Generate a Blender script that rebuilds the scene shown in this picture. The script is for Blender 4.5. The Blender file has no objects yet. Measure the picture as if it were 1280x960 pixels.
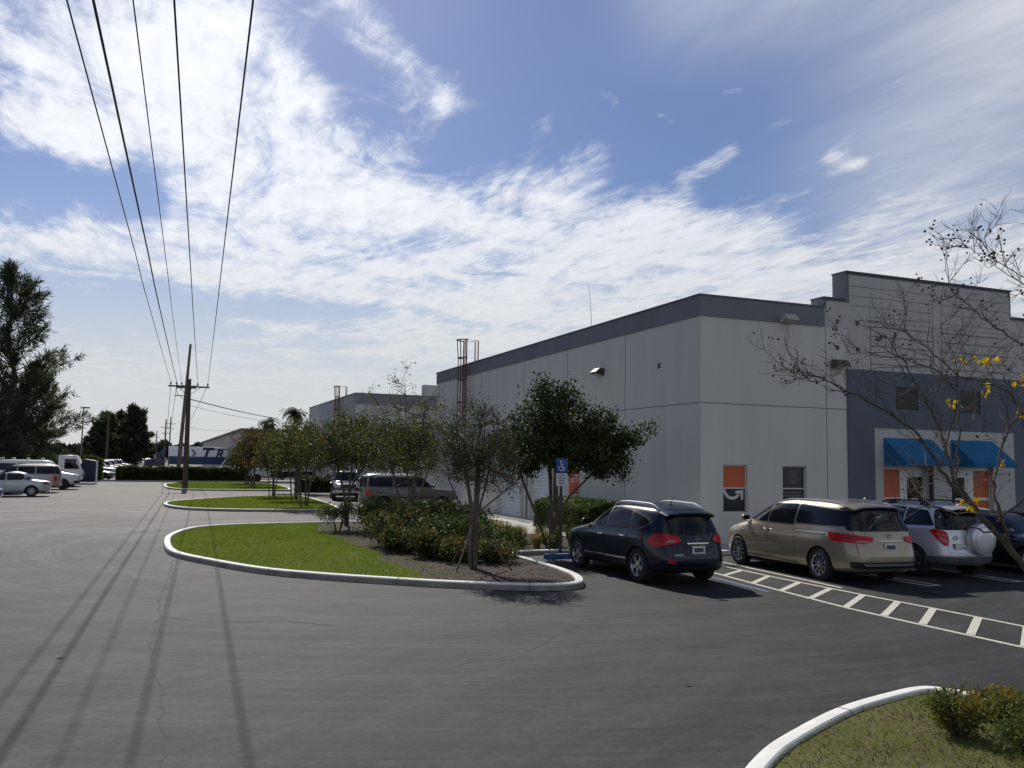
import bpy, bmesh, math, random
import numpy as np
from mathutils import Vector, Matrix
from mathutils.bvhtree import BVHTree

R = math.radians
random.seed(11)
sc = bpy.context.scene
col = sc.collection

# ------------------------------------------------------------------ camera
HCAM = 2.45
yaw, pitch, roll = R(21.65), R(5.092), R(1.0)
cam_d = bpy.data.cameras.new("camera")
cam = bpy.data.objects.new("camera", cam_d)
col.objects.link(cam)
f = Vector((math.sin(yaw)*math.cos(pitch), math.cos(yaw)*math.cos(pitch), math.sin(pitch)))
r0 = Vector((math.cos(yaw), -math.sin(yaw), 0)); u0 = r0.cross(f)
r1 = r0*math.cos(roll) + u0*math.sin(roll); u1 = -r0*math.sin(roll) + u0*math.cos(roll)
cam.matrix_world = Matrix(((r1.x, u1.x, -f.x, 0), (r1.y, u1.y, -f.y, 0), (r1.z, u1.z, -f.z, HCAM), (0, 0, 0, 1)))
cam_d.sensor_width = 36; cam_d.lens = 36*1100/1280
cam_d.clip_start = .05; cam_d.clip_end = 6000
sc.camera = cam

# ------------------------------------------------------------------ world: sky with cirrus
SUN_EL, SUN_AZ = 40.0, 1.5          # azimuth from +Y towards +X
world = bpy.data.worlds.new("World"); sc.world = world; world.use_nodes = True
wn = world.node_tree; wn.nodes.clear()
WN = wn.nodes.new; WL = wn.links.new
def wmath(op, a, b=None, c=None, clamp=False):
    n = WN('ShaderNodeMath'); n.operation = op; n.use_clamp = clamp
    for i, v in enumerate((a, b, c)):
        if v is None: continue
        if isinstance(v, (int, float)): n.inputs[i].default_value = v
        else: WL(v, n.inputs[i])
    return n.outputs[0]
sky = WN('ShaderNodeTexSky'); sky.sky_type = 'NISHITA'; sky.sun_disc = False
sky.sun_elevation = R(SUN_EL); sky.sun_rotation = R(SUN_AZ)
sky.air_density = 1.0; sky.dust_density = 0.45; sky.ozone_density = 2.6; sky.altitude = 0
tc = WN('ShaderNodeTexCoord')
sx = WN('ShaderNodeSeparateXYZ'); WL(tc.outputs['Generated'], sx.inputs[0])
dx, dy, dz = sx.outputs
az = wmath('MULTIPLY', wmath('ARCTAN2', dx, dy), 57.2958)
el = wmath('MULTIPLY', wmath('ARCSINE', dz), 57.2958)
# cloud sheet coordinates: where the view ray meets a flat layer
zz = wmath('MAXIMUM', dz, .035)
px = wmath('DIVIDE', dx, zz); py = wmath('DIVIDE', dy, zz)
cp = WN('ShaderNodeCombineXYZ'); WL(px, cp.inputs[0]); WL(py, cp.inputs[1])
def wnoise(rot, scale, s, det, rough, dist, off=(0, 0, 0)):
    mp = WN('ShaderNodeMapping'); mp.inputs['Rotation'].default_value = (0, 0, R(rot)); mp.inputs['Scale'].default_value = scale
    mp.inputs['Location'].default_value = off
    WL(cp.outputs[0], mp.inputs[0])
    n = WN('ShaderNodeTexNoise'); n.inputs['Scale'].default_value = s; n.inputs['Detail'].default_value = det
    n.inputs['Roughness'].default_value = rough; n.inputs['Distortion'].default_value = dist
    WL(mp.outputs[0], n.inputs['Vector']); return n.outputs['Fac']
def px2ae(x, y):
    d = f + r1*((x-640)/1100) - u1*((y-480)/1100); d.normalize()
    return math.degrees(math.atan2(d.x, d.y)), math.degrees(math.asin(d.z))
def capsule(x0, y0, x1, y1, w, s):
    (a0, e0), (a1, e1) = px2ae(x0, y0), px2ae(x1, y1)
    w = w*.052
    ux, uy = a1-a0, e1-e0; L2 = max(ux*ux+uy*uy, 1e-6)
    qx = wmath('SUBTRACT', az, a0); qy = wmath('SUBTRACT', el, e0)
    t = wmath('ADD', wmath('MULTIPLY', qx, ux/L2), wmath('MULTIPLY', qy, uy/L2), clamp=True)
    ex = wmath('SUBTRACT', qx, wmath('MULTIPLY', t, ux)); ey = wmath('SUBTRACT', qy, wmath('MULTIPLY', t, uy))
    d2 = wmath('ADD', wmath('MULTIPLY', ex, ex), wmath('MULTIPLY', ey, ey))
    g = wmath('EXPONENT', wmath('MULTIPLY', d2, -1/(w*w)))
    return wmath('MULTIPLY', g, s)
CAPS = [(-120, 30, 260, 60, 130, .68), (120, 130, 450, 200, 85, .68), (250, 120, 470, 190, 60, .2), (330, 120, 260, 0, 80, .5),
        (-80, 290, 330, 320, 48, 1.0), (330, 325, 700, 350, 75, .95), (560, 250, 800, 320, 75, .62), (600, 330, 745, 200, 34, .42), (640, 330, 850, 255, 26, .35), (760, 360, 960, 300, 34, .5),
        (520, 400, 860, 420, 75, .95), (430, -10, 540, 110, 34, .62), (560, 130, 680, 150, 20, .5),
        (20, 150, 130, 200, 18, .5), (830, 370, 1350, 335, 80, 1.4), (230, 250, 560, 290, 34, .5),
        (-60, 230, 180, 240, 30, -.4), (60, 205, 240, 215, 22, -.35), (-60, 392, 340, 372, 24, -.45), (330, 392, 520, 388, 16, -.4), (400, 60, 500, 150, 22, -.3), (700, 60, 1000, 150, 90, -.12), (900, 250, 1200, 250, 30, -.25), (-60, 440, 420, 480, 55, .55), (860, 225, 915, 190, 16, .62), (1040, 200, 1075, 205, 14, .6), (1060, 165, 1130, 90, 22, .35), (905, 116, 925, 114, 8, .6), (960, 160, 985, 150, 9, .6), (825, 145, 840, 152, 9, .6), (755, 118, 768, 124, 9, .5),
        (1060, 210, 1170, 240, 34, .26), (-60, 540, 1400, 600, 95, .55), (340, 410, 380, 412, 16, .4),
        (640, 240, 750, 190, 26, .3)]
mask = None
for c in CAPS:
    g = capsule(*c); mask = g if mask is None else wmath('ADD', mask, g)
behind = wmath('MULTIPLY', wmath('MINIMUM', wmath('MAXIMUM', wmath('MULTIPLY', wmath('ADD', dy, -.05), -2.5), 0), 1), .75)      # unseen cloud cover added behind the camera to brighten the shaded walls
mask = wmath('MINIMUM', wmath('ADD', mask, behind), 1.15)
n1 = wnoise(-32, (1.0, .5, 1), 2.2, 12, .66, .9)
n2 = wnoise(-50, (1.0, .42, 1), 11.0, 10, .68, .5, (3, 1, 0))
n3 = wnoise(10, (1, 1, 1), .55, 4, .5, .4, (7, 2, 0))
nn = wmath('ADD', wmath('ADD', wmath('MULTIPLY', n1, .60), wmath('MULTIPLY', n2, .25)), wmath('MULTIPLY', n3, .15))
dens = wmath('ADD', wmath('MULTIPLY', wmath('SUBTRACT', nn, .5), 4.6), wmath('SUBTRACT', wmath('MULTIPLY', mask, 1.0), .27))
mr = WN('ShaderNodeMapRange'); mr.interpolation_type = 'SMOOTHERSTEP'; WL(dens, mr.inputs[0])
mr.inputs[1].default_value = -.02; mr.inputs[2].default_value = 1.15; mr.inputs[3].default_value = 0; mr.inputs[4].default_value = .92
veil = wmath('ADD', capsule(1330, 40, 1180, 210, 130, .62), capsule(860, -30, 1300, -20, 80, .40)); veil = wmath('ADD', veil, capsule(60, 470, 520, 500, 90, .30))
veil = wmath('MULTIPLY', veil, wmath('ADD', .25, wmath('MULTIPLY', wnoise(-55, (1.0, .35, 1), 2.6, 7, .6, .8, (5, 5, 0)), 1.1)))
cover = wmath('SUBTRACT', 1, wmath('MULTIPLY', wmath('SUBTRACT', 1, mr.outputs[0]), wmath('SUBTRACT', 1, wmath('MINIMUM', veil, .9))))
# clouds are whiter and brighter towards the sun, and thick ones carry grey undersides
sdir = Vector((math.sin(R(SUN_AZ))*math.cos(R(SUN_EL)), math.cos(R(SUN_AZ))*math.cos(R(SUN_EL)), math.sin(R(SUN_EL))))
dp = WN('ShaderNodeVectorMath'); dp.operation = 'DOT_PRODUCT'; WL(tc.outputs['Generated'], dp.inputs[0]); dp.inputs[1].default_value = sdir
fw = wmath('POWER', wmath('MAXIMUM', dp.outputs['Value'], 0), 6)
CLOUD = 11
cb = wmath('MULTIPLY', wmath('ADD', .80, wmath('MULTIPLY', fw, .40)), CLOUD)
cb = wmath('MULTIPLY', cb, wmath('ADD', .78, wmath('MULTIPLY', n2, .44)))
cc = WN('ShaderNodeVectorMath'); cc.operation = 'SCALE'; cc.inputs[0].default_value = (.965, .985, 1.03); WL(cb, cc.inputs['Scale'])
skc = WN('ShaderNodeMix'); skc.data_type = 'RGBA'; skc.blend_type = 'MULTIPLY'; skc.inputs[0].default_value = 1
WL(sky.outputs[0], skc.inputs[6]); skc.inputs[7].default_value = (.66, .70, .86, 1)
mx = WN('ShaderNodeMix'); mx.data_type = 'RGBA'; WL(cover, mx.inputs[0]); WL(skc.outputs[2], mx.inputs[6]); WL(cc.outputs[0], mx.inputs[7])
hz = WN('ShaderNodeMapRange'); hz.interpolation_type = 'SMOOTHSTEP'; WL(el, hz.inputs[0]); hz.inputs[1].default_value = 17; hz.inputs[2].default_value = 0; hz.inputs[3].default_value = 0; hz.inputs[4].default_value = .90
hm = WN('ShaderNodeMix'); hm.data_type = 'RGBA'; WL(hz.outputs[0], hm.inputs[0]); WL(mx.outputs[2], hm.inputs[6]); hm.inputs[7].default_value = (7.5, 7.75, 7.8, 1)
bg = WN('ShaderNodeBackground'); WL(hm.outputs[2], bg.inputs[0]); bg.inputs[1].default_value = .085
wo = WN('ShaderNodeOutputWorld'); WL(bg.outputs[0], wo.inputs[0])

sun_d = bpy.data.lights.new("sun", 'SUN'); sun_d.energy = 4.6; sun_d.angle = R(.53); sun_d.color = (1, .95, .86)
sun = bpy.data.objects.new("sun", sun_d); col.objects.link(sun)
sun.rotation_euler = (-sdir).to_track_quat('-Z', 'Y').to_euler(); sun.location = (0, 0, 60)
vs = sc.view_settings
vs.view_transform = 'Standard'; vs.look = 'None'; vs.exposure = 0.0; vs.gamma = 1; vs.use_curve_mapping = False
sc.render.resolution_x = 1024; sc.render.resolution_y = 768

# ------------------------------------------------------------------ helpers
def tag(o, label=None, cat=None, group=None, kind=None):
    if label: o['label'] = label
    if cat: o['category'] = cat
    if group: o['group'] = group
    if kind: o['kind'] = kind
    return o
def empty(name, loc=(0, 0, 0), rz=0.0):
    o = bpy.data.objects.new(name, None); col.objects.link(o); o.location = loc; o.rotation_euler = (0, 0, rz)
    o.empty_display_size = .3; return o
def kids(o): return [c for c in bpy.data.objects if c.parent == o]
def copy_tree(o, parent=None):
    c = o.copy(); col.objects.link(c)
    if parent is not None: c.parent = parent
    for ch in kids(o): copy_tree(ch, c)
    return c
class MB:
    def __init__(s): s.v = []; s.f = []; s.mi = []; s.cur = 0
    def add(s, vs, fs):
        b = len(s.v); s.v.extend([tuple(p) for p in vs]); s.f.extend([tuple(b+i for i in q) for q in fs]); s.mi.extend([s.cur]*len(fs)); return s
    def box(s, x0, x1, y0, y1, z0, z1):
        return s.add([(x0,y0,z0),(x1,y0,z0),(x1,y1,z0),(x0,y1,z0),(x0,y0,z1),(x1,y0,z1),(x1,y1,z1),(x0,y1,z1)],
                     [(0,3,2,1),(4,5,6,7),(0,1,5,4),(1,2,6,5),(2,3,7,6),(3,0,4,7)])
    def prism(s, poly, z0, z1, axis='z'):
        n = len(poly)
        m = {'z': lambda a, b, c: (a, b, c), 'y': lambda a, b, c: (a, c, b), 'x': lambda a, b, c: (c, a, b)}[axis]
        vs = [m(a, b, z0) for a, b in poly] + [m(a, b, z1) for a, b in poly]
        return s.add(vs, [tuple(range(n))[::-1], tuple(range(n, 2*n))] + [(i, (i+1) % n, n+(i+1) % n, n+i) for i in range(n)])
    def tube(s, pts, rad, n=8, cap=True):
        pts = [Vector(p) for p in pts]; k = len(pts)
        if not isinstance(rad, (list, tuple)): rad = [rad]*k
        vs = []; ref = None
        for i, p in enumerate(pts):
            t = (pts[min(i+1, k-1)]-pts[max(i-1, 0)])
            if t.length < 1e-9: t = Vector((0, 0, 1))
            t.normalize()
            if ref is None:
                ref = Vector((1, 0, 0)) if abs(t.x) < .8 else Vector((0, 1, 0))
            a = (ref - t*ref.dot(t)).normalized(); b = t.cross(a); ref = a
            for j in range(n):
                an = 2*math.pi*j/n; vs.append(p+(a*math.cos(an)+b*math.sin(an))*rad[i])
        fs = [(i*n+j, i*n+(j+1) % n, (i+1)*n+(j+1) % n, (i+1)*n+j) for i in range(k-1) for j in range(n)]
        if cap: fs += [tuple(range(n))[::-1], tuple(range((k-1)*n, k*n))]
        return s.add(vs, fs)
    def lathe(s, prof, n=32, M=None):      # profile of (radius, height) about local z
        k = len(prof); vs = []
        for i, (r, h) in enumerate(prof):
            for j in range(n):
                a = 2*math.pi*j/n; p = Vector((r*math.cos(a), r*math.sin(a), h)); vs.append(M @ p if M else p)
        return s.add(vs, [(i*n+j, i*n+(j+1) % n, (i+1)*n+(j+1) % n, (i+1)*n+j) for i in range(k-1) for j in range(n)])
    def build(s, name, mat, parent=None, smooth=False, bevel=0.0):
        me = bpy.data.meshes.new(name); me.from_pydata(s.v, [], s.f)
        for m in (mat if isinstance(mat, (list, tuple)) else [mat]): me.materials.append(m)
        if any(s.mi): me.polygons.foreach_set('material_index', s.mi)
        me.update()
        if bevel:
            bm = bmesh.new(); bm.from_mesh(me); bmesh.ops.remove_doubles(bm, verts=bm.verts, dist=1e-5)
            es = [e for e in bm.edges if len(e.link_faces) == 2 and e.calc_face_angle(0) > .6]
            bmesh.ops.bevel(bm, geom=es, offset=bevel, segments=2, affect='EDGES', profile=.6); bm.to_mesh(me); bm.free()
            smooth = True
        if smooth:
            me.polygons.foreach_set('use_smooth', [True]*len(me.polygons))
            try: me.set_sharp_from_angle(angle=R(35))
            except Exception: pass
        o = bpy.data.objects.new(name, me); col.objects.link(o)
        if parent is not None: o.parent = parent
        return o
def cr(pts, sub):                      # Catmull-Rom through rows of numbers
    P = [np.array(p, float) for p in pts]; P = [2*P[0]-P[1]] + P + [2*P[-1]-P[-2]]; out = []
    for i in range(1, len(P)-2):
        for k in range(sub):
            t = k/sub; a, b, c, d = P[i-1], P[i], P[i+1], P[i+2]
            out.append(.5*(2*b+(c-a)*t+(2*a-5*b+4*c-d)*t*t+(3*b-3*c+d-a)*t**3))
    out.append(P[-2]); return out
def smooth_closed(poly, sub=6):
    n = len(poly); P = [np.array(p, float) for p in poly]; out = []
    for i in range(n):
        a, b, c, d = P[i-1], P[i], P[(i+1) % n], P[(i+2) % n]
        for k in range(sub):
            t = k/sub; out.append(tuple(.5*(2*b+(c-a)*t+(2*a-5*b+4*c-d)*t*t+(3*b-3*c+d-a)*t**3)))
    return out

# ------------------------------------------------------------------ materials
M = {}
def mat(name, colr, rough=.6, metal=0.0, var=0.0, vscale=3.0, bump=0.0, bscale=40.0, spec=.5, coat=0.0, col2=None, trans=0.0, emit=None, stretch=None, detail=6, bdist=.02):
    m = bpy.data.materials.new(name); m.use_nodes = True; M[name] = m
    nt = m.node_tree; b = nt.nodes['Principled BSDF']; L = nt.links.new; N = nt.nodes.new
    b.inputs['Base Color'].default_value = (*colr, 1); b.inputs['Roughness'].default_value = rough; b.inputs['Metallic'].default_value = metal
    b.inputs['Specular IOR Level'].default_value = spec
    if coat: b.inputs['Coat Weight'].default_value = coat; b.inputs['Coat Roughness'].default_value = .04
    t = N('ShaderNodeTexCoord'); vec = t.outputs['Object']
    if stretch:
        mp = N('ShaderNodeMapping'); mp.inputs['Scale'].default_value = stretch; L(vec, mp.inputs[0]); vec = mp.outputs[0]
    if var or col2:
        n = N('ShaderNodeTexNoise'); n.inputs['Scale'].default_value = vscale; n.inputs['Detail'].default_value = detail; n.inputs['Roughness'].default_value = .6
        L(vec, n.inputs['Vector'])
        rp = N('ShaderNodeMapRange'); rp.inputs[1].default_value = .3; rp.inputs[2].default_value = .7; L(n.outputs['Fac'], rp.inputs[0])
        mx = N('ShaderNodeMix'); mx.data_type = 'RGBA'; L(rp.outputs[0], mx.inputs[0])
        c2 = col2 if col2 else tuple(min(1, c*(1+var)) for c in colr); c1 = colr if col2 else tuple(c*(1-var) for c in colr)
        mx.inputs[6].default_value = (*c1, 1); mx.inputs[7].default_value = (*c2, 1); L(mx.outputs[2], b.inputs['Base Color'])
    if bump:
        n = N('ShaderNodeTexNoise'); n.inputs['Scale'].default_value = bscale; n.inputs['Detail'].default_value = 5; L(t.outputs['Object'], n.inputs['Vector'])
        bp = N('ShaderNodeBump'); bp.inputs['Strength'].default_value = bump; bp.inputs['Distance'].default_value = bdist; L(n.outputs['Fac'], bp.inputs['Height']); L(bp.outputs[0], b.inputs['Normal'])
    if trans:
        tr = N('ShaderNodeBsdfTranslucent'); ms = N('ShaderNodeMixShader'); ms.inputs[0].default_value = trans
        out = nt.nodes['Material Output']; L(b.outputs[0], ms.inputs[1]); L(tr.outputs[0], ms.inputs[2]); L(ms.outputs[0], out.inputs[0])
        if var or col2:
            hs = N('ShaderNodeHueSaturation'); hs.inputs['Value'].default_value = 1.25; hs.inputs['Saturation'].default_value = 1.1; L(mx.outputs[2], hs.inputs['Color']); L(hs.outputs[0], tr.inputs[0])
        else: tr.inputs[0].default_value = (*[c*1.2 for c in colr], 1)
    if emit: b.inputs['Emission Color'].default_value = (*colr, 1); b.inputs['Emission Strength'].default_value = emit
    return m

def ground_material():
    m = bpy.data.materials.new('asphalt'); m.use_nodes = True; M['asphalt'] = m
    nt = m.node_tree; b = nt.nodes['Principled BSDF']; L = nt.links.new; N = nt.nodes.new
    t = N('ShaderNodeTexCoord'); sep = N('ShaderNodeSeparateXYZ'); L(t.outputs['Object'], sep.inputs[0])
    def mth(op, a, b_=None, c=None, cl=False):
        n = N('ShaderNodeMath'); n.operation = op; n.use_clamp = cl
        for i, v in enumerate((a, b_, c)):
            if v is None: continue
            if isinstance(v, (int, float)): n.inputs[i].default_value = v
            else: L(v, n.inputs[i])
        return n.outputs[0]
    def noise(vec, s, d=6, r=.6, dist=0, sc_=None):
        if sc_:
            mp = N('ShaderNodeMapping'); mp.inputs['Scale'].default_value = sc_; L(vec, mp.inputs[0]); vec = mp.outputs[0]
        n = N('ShaderNodeTexNoise'); n.inputs['Scale'].default_value = s; n.inputs['Detail'].default_value = d; n.inputs['Roughness'].default_value = r; n.inputs['Distortion'].default_value = dist
        L(vec, n.inputs['Vector']); return n.outputs['Fac']
    def sm(x, a, c, lo=0., hi=1.):
        r_ = N('ShaderNodeMapRange'); r_.interpolation_type = 'SMOOTHSTEP'; L(x, r_.inputs[0])
        for i, v in enumerate((a, c, lo, hi)): r_.inputs[i+1].default_value = v
        return r_.outputs[0]
    O = t.outputs['Object']
    def arcs(cx, cy, ks, kt, seed, dist=.8):           # scuffs that follow turning tyres round a centre
        ax = mth('SUBTRACT', sep.outputs[0], cx); ay = mth('SUBTRACT', sep.outputs[1], cy)
        rr = mth('SQRT', mth('ADD', mth('MULTIPLY', ax, ax), mth('MULTIPLY', ay, ay)))
        th = mth('ARCTAN2', ay, mth('MULTIPLY', ax, -1))
        cv = N('ShaderNodeCombineXYZ'); L(mth('MULTIPLY', rr, ks), cv.inputs[0]); L(mth('MULTIPLY', th, kt), cv.inputs[1]); cv.inputs[2].default_value = seed
        return noise(cv.outputs[0], 1, 7, .62, dist)
    a1 = arcs(8, 26, 1.3, 3.2, 1.); a2 = arcs(10, -4, 1.6, 3.5, 7.); a3 = arcs(-9, 24, 1.5, 3., 13.); a4 = arcs(8, 26, 7.5, 2.2, 31., .4); a5 = arcs(10, -4, 9., 2.0, 57., .3)
    big = noise(O, .22, 4, .6, .5); med = noise(O, 1.6, 6, .65, .4); fine = noise(O, 55, 5, .7); agg = noise(O, 190, 2, .6); grit = noise(O, 13, 8, .8, .2); blot = noise(O, 4.2, 7, .75, .8)
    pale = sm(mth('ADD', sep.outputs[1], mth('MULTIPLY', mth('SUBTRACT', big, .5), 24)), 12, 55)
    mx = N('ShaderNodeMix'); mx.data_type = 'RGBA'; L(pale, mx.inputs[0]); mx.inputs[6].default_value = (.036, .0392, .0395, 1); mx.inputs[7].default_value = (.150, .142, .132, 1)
    v = mth('ADD', .62, mth('MULTIPLY', big, .28))
    v = mth('ADD', v, mth('MULTIPLY', mth('SUBTRACT', a1, .5), 1.0)); v = mth('ADD', v, mth('MULTIPLY', mth('SUBTRACT', a2, .5), .5)); v = mth('ADD', v, mth('MULTIPLY', mth('SUBTRACT', a3, .5), .8))
    v = mth('ADD', v, mth('MULTIPLY', sm(a1, .44, .60, -.5, .5), .15)); v = mth('ADD', v, mth('MULTIPLY', sm(a2, .45, .60, -.5, .5), .09)); v = mth('ADD', v, mth('MULTIPLY', sm(a4, .46, .60, -.5, .5), .11)); v = mth('ADD', v, mth('MULTIPLY', sm(blot, .48, .62, -.5, .5), .14)); v = mth('ADD', v, mth('MULTIPLY', sm(grit, .5, .62, -.5, .5), .13))
    v = mth('ADD', v, mth('MULTIPLY', mth('SUBTRACT', med, .5), .7)); v = mth('ADD', v, mth('MULTIPLY', mth('SUBTRACT', fine, .5), 1.3)); v = mth('ADD', v, mth('MULTIPLY', mth('SUBTRACT', agg, .5), 2.0))
    v = mth('ADD', v, mth('MULTIPLY', mth('SUBTRACT', a4, .5), 1.1)); v = mth('ADD', v, mth('MULTIPLY', mth('SUBTRACT', a5, .5), .6))
    v = mth('ADD', v, mth('MULTIPLY', mth('SUBTRACT', grit, .5), 1.5)); v = mth('ADD', v, mth('MULTIPLY', mth('SUBTRACT', blot, .5), .55))
    dk = sm(noise(O, 7.0, 6, .8, .3), .66, .74, 1, .70); v = mth('MULTIPLY', v, dk)
    east = sm(sep.outputs[0], 0.0, 10.0, 1.0, .70); v = mth('MULTIPLY', v, east)      # darker towards the building side
    # dark worn spots and tyre scuffs
    spots = sm(noise(O, .9, 8, .75, 1.2, (1, .45, 1)),   .57, .66, 1, .62); v = mth('MULTIPLY', v, spots)
    # hairline cracks
    vo = N('ShaderNodeTexVoronoi'); vo.feature = 'DISTANCE_TO_EDGE'; vo.inputs['Scale'].default_value = .22
    nz = N('ShaderNodeTexNoise'); nz.inputs['Scale'].default_value = 1.3; nz.inputs['Detail'].default_value = 8; L(O, nz.inputs['Vector'])
    va = N('ShaderNodeMix'); va.data_type = 'VECTOR'; va.inputs[0].default_value = .35; L(O, va.inputs[4]); L(nz.outputs['Color'], va.inputs[5])
    L(va.outputs[1], vo.inputs['Vector'])
    gate = sm(noise(O, .35, 2), .46, .56)
    crk = mth('MULTIPLY', sm(vo.outputs['Distance'], .0005, .005, 1, 0), gate)
    v = mth('MULTIPLY', v, mth('SUBTRACT', 1, mth('MULTIPLY', crk, .6)))
    sc_ = N('ShaderNodeVectorMath'); sc_.operation = 'SCALE'; L(mx.outputs[2], sc_.inputs[0]); L(mth('MAXIMUM', mth('MULTIPLY', v, 1.10), .2), sc_.inputs['Scale']); L(sc_.outputs[0], b.inputs['Base Color'])
    b.inputs['Roughness'].default_value = .82; b.inputs['Specular IOR Level'].default_value = .35
    bp = N('ShaderNodeBump'); bp.inputs['Strength'].default_value = .55; bp.inputs['Distance'].default_value = .006
    L(mth('ADD', mth('MULTIPLY', agg, .8), mth('MULTIPLY', fine, .6)), bp.inputs['Height']); L(bp.outputs[0], b.inputs['Normal'])
ground_material()
def leafmat(name, c1, c2, trans=.35, rough=.5, vs_=1.2, spec=.18):
    return mat(name, c1, rough, col2=c2, vscale=vs_, trans=trans, detail=10, spec=spec)
mat('grass_soil', (.07, .09, .02), .95, col2=(.11, .13, .032), vscale=2.5, bump=.6, bscale=60)
leafmat('grass_blade', (.115, .175, .025), (.20, .235, .05), .4, .6, .8)
leafmat('dry_blade', (.22, .20, .07), (.32, .27, .12), .3, .7, 2)
mat('patchy_soil', (.11, .07, .045), .95, col2=(.12, .135, .04), vscale=1.6, bump=.7, bscale=60)
mat('mulch', (.018, .012, .008), .95, col2=(.055, .036, .023), vscale=22, bump=.9, bscale=50, bdist=.04)
mat('chip', (.035, .022, .014), .9, col2=(.12, .075, .048), vscale=9)
mat('kerb_paint', (.74, .74, .71), .75, col2=(.60, .59, .55), vscale=6, bump=.3, bscale=35, bdist=.006)
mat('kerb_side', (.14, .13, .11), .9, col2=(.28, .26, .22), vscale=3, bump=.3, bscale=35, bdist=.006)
mat('oil', (.022, .022, .021), .95, spec=.05)
mat('kerb_joint', (.06, .058, .054), .95)
mat('concrete', (.40, .38, .34), .9, var=.18, vscale=1.8, bump=.3, bscale=60, bdist=.004)
mat('white_line', (.60, .58, .50), .8, col2=(.40, .385, .33), vscale=9)
mat('blue_line', (.10, .19, .36), .75, col2=(.07, .13, .26), vscale=14)
mat('far_ground', (.10, .11, .05), .95, col2=(.20, .18, .12), vscale=.05)
mat('sand_road', (.30, .27, .23), .95, var=.2, vscale=.4)
mat('stucco', (.57, .56, .51), .92, col2=(.615, .605, .555), vscale=1.1, bump=.35, bscale=75, bdist=.006, stretch=(1.4, 1.4, .16), spec=.2, detail=9)
mat('stucco_light', (.46, .45, .425), .92, col2=(.52, .51, .485), vscale=1.1, stretch=(1.4, 1.4, .2), bump=.35, bscale=75, bdist=.006, spec=.2)
mat('band_paint', (.17, .178, .20), .9, col2=(.215, .223, .245), vscale=.7, bump=.3, bscale=75, bdist=.006, spec=.2)
mat('blue_stucco', (.115, .13, .165), .9, col2=(.14, .155, .19), vscale=.6, bump=.35, bscale=75, bdist=.006, spec=.2)
mat('joint', (.22, .22, .21), .95)
mat('coping', (.10, .115, .14), .55, metal=.3)
mat('stained_wall', (.30, .30, .29), .95, col2=(.55, .55, .53), vscale=1.1, stretch=(1.5, 1.5, .12))
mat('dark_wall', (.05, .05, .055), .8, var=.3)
mat('grey_metal', (.22, .23, .245), .5, metal=.2, var=.1)
mat('white_metal', (.72, .73, .73), .45, var=.05)
mat('trailer_white', (.78, .80, .83), .45, var=.05)
mat('door_metal', (.66, .68, .70), .45, metal=.1, var=.07, vscale=2)
mat('alu_frame', (.62, .63, .64), .4, metal=.4)
mat('glass_dark', (.008, .009, .011), .06, spec=.32)
mat('glass_shaded', (.014, .016, .018), .18, spec=.22)
mat('window_film', (.018, .022, .028), .22, spec=.5)
mat('orange_film', (.55, .11, .03), .4, var=.06)
mat('orange_sign', (.62, .10, .025), .5)
mat('print_white', (.62, .62, .60), .6)
mat('faint_print', (.17, .175, .18), .6)
mat('awning_blue', (.005, .11, .25), .8, col2=(.008, .135, .30), vscale=2, trans=.0)
mat('rust_red', (.12, .026, .02), .6, var=.3, vscale=8)
mat('lamp_bronze', (.05, .045, .04), .5)
mat('lamp_beige', (.42, .40, .36), .55)
mat('lens', (.45, .45, .42), .25)
mat('pole_wood', (.055, .040, .030), .9, col2=(.10, .078, .06), vscale=6, stretch=(6, 6, .5), bump=.5, bscale=30)
mat('pole_wood_grey', (.13, .11, .09), .9, col2=(.19, .165, .14), vscale=6, stretch=(6, 6, .5))
mat('cable', (.012, .012, .013), .6)
mat('insulator', (.06, .035, .03), .3)
mat('galv', (.30, .31, .32), .5, metal=.6)
mat('bark', (.07, .055, .042), .9, col2=(.16, .135, .11), vscale=7, stretch=(3, 3, .7), bump=.6, bscale=30)
mat('bark_dark', (.055, .045, .036), .9, col2=(.12, .10, .08), vscale=8, bump=.6, bscale=35)
mat('bark_pale', (.34, .29, .24), .75, col2=(.07, .05, .04), vscale=5, detail=3)
leafmat('leaf_dark', (.020, .036, .011), (.05, .07, .022), .22, .6, 3, .2)
leafmat('leaf_olive', (.055, .075, .018), (.12, .12, .035), .4, .55, 2)
leafmat('leaf_yellow', (.10, .10, .02), (.22, .18, .035), .4, .55, 2)
leafmat('leaf_rust', (.16, .075, .03), (.30, .15, .055), .4, .6, 2)
leafmat('leaf_gold', (.42, .26, .02), (.60, .46, .05), .4, .5, 4)
leafmat('leaf_fresh', (.055, .095, .020), (.10, .14, .035), .35, .6, 2, .25)
leafmat('leaf_hedge', (.022, .040, .010), (.055, .08, .02), .3, .5, 2)
leafmat('needle', (.045, .058, .034), (.085, .10, .055), .35, .7, 1.5)
leafmat('palm_leaf', (.022, .038, .014), (.05, .07, .022), .25, .5, 2)
mat('far_wood', (.035, .05, .028), .95, var=.4, vscale=.3)
mat('tyre', (.014, .014, .014), .85, bump=.3, bscale=80, bdist=.004)
mat('alloy', (.42, .43, .45), .28, metal=.9)
mat('hub_dark', (.02, .02, .02), .6)
mat('black_trim', (.014, .014, .015), .5)
mat('cavity', (.006, .006, .006), .95)
mat('chrome', (.80, .80, .82), .10, metal=1)
mat('satin_rail', (.72, .73, .75), .28, metal=.85)
mat('red_lens', (.50, .006, .010), .22, spec=.35)
mat('lens_dark', (.16, .004, .006), .3)
mat('pink_lens', (.50, .16, .15), .25, spec=.4)
mat('clear_lens', (.55, .57, .60), .12, spec=.8)
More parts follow.
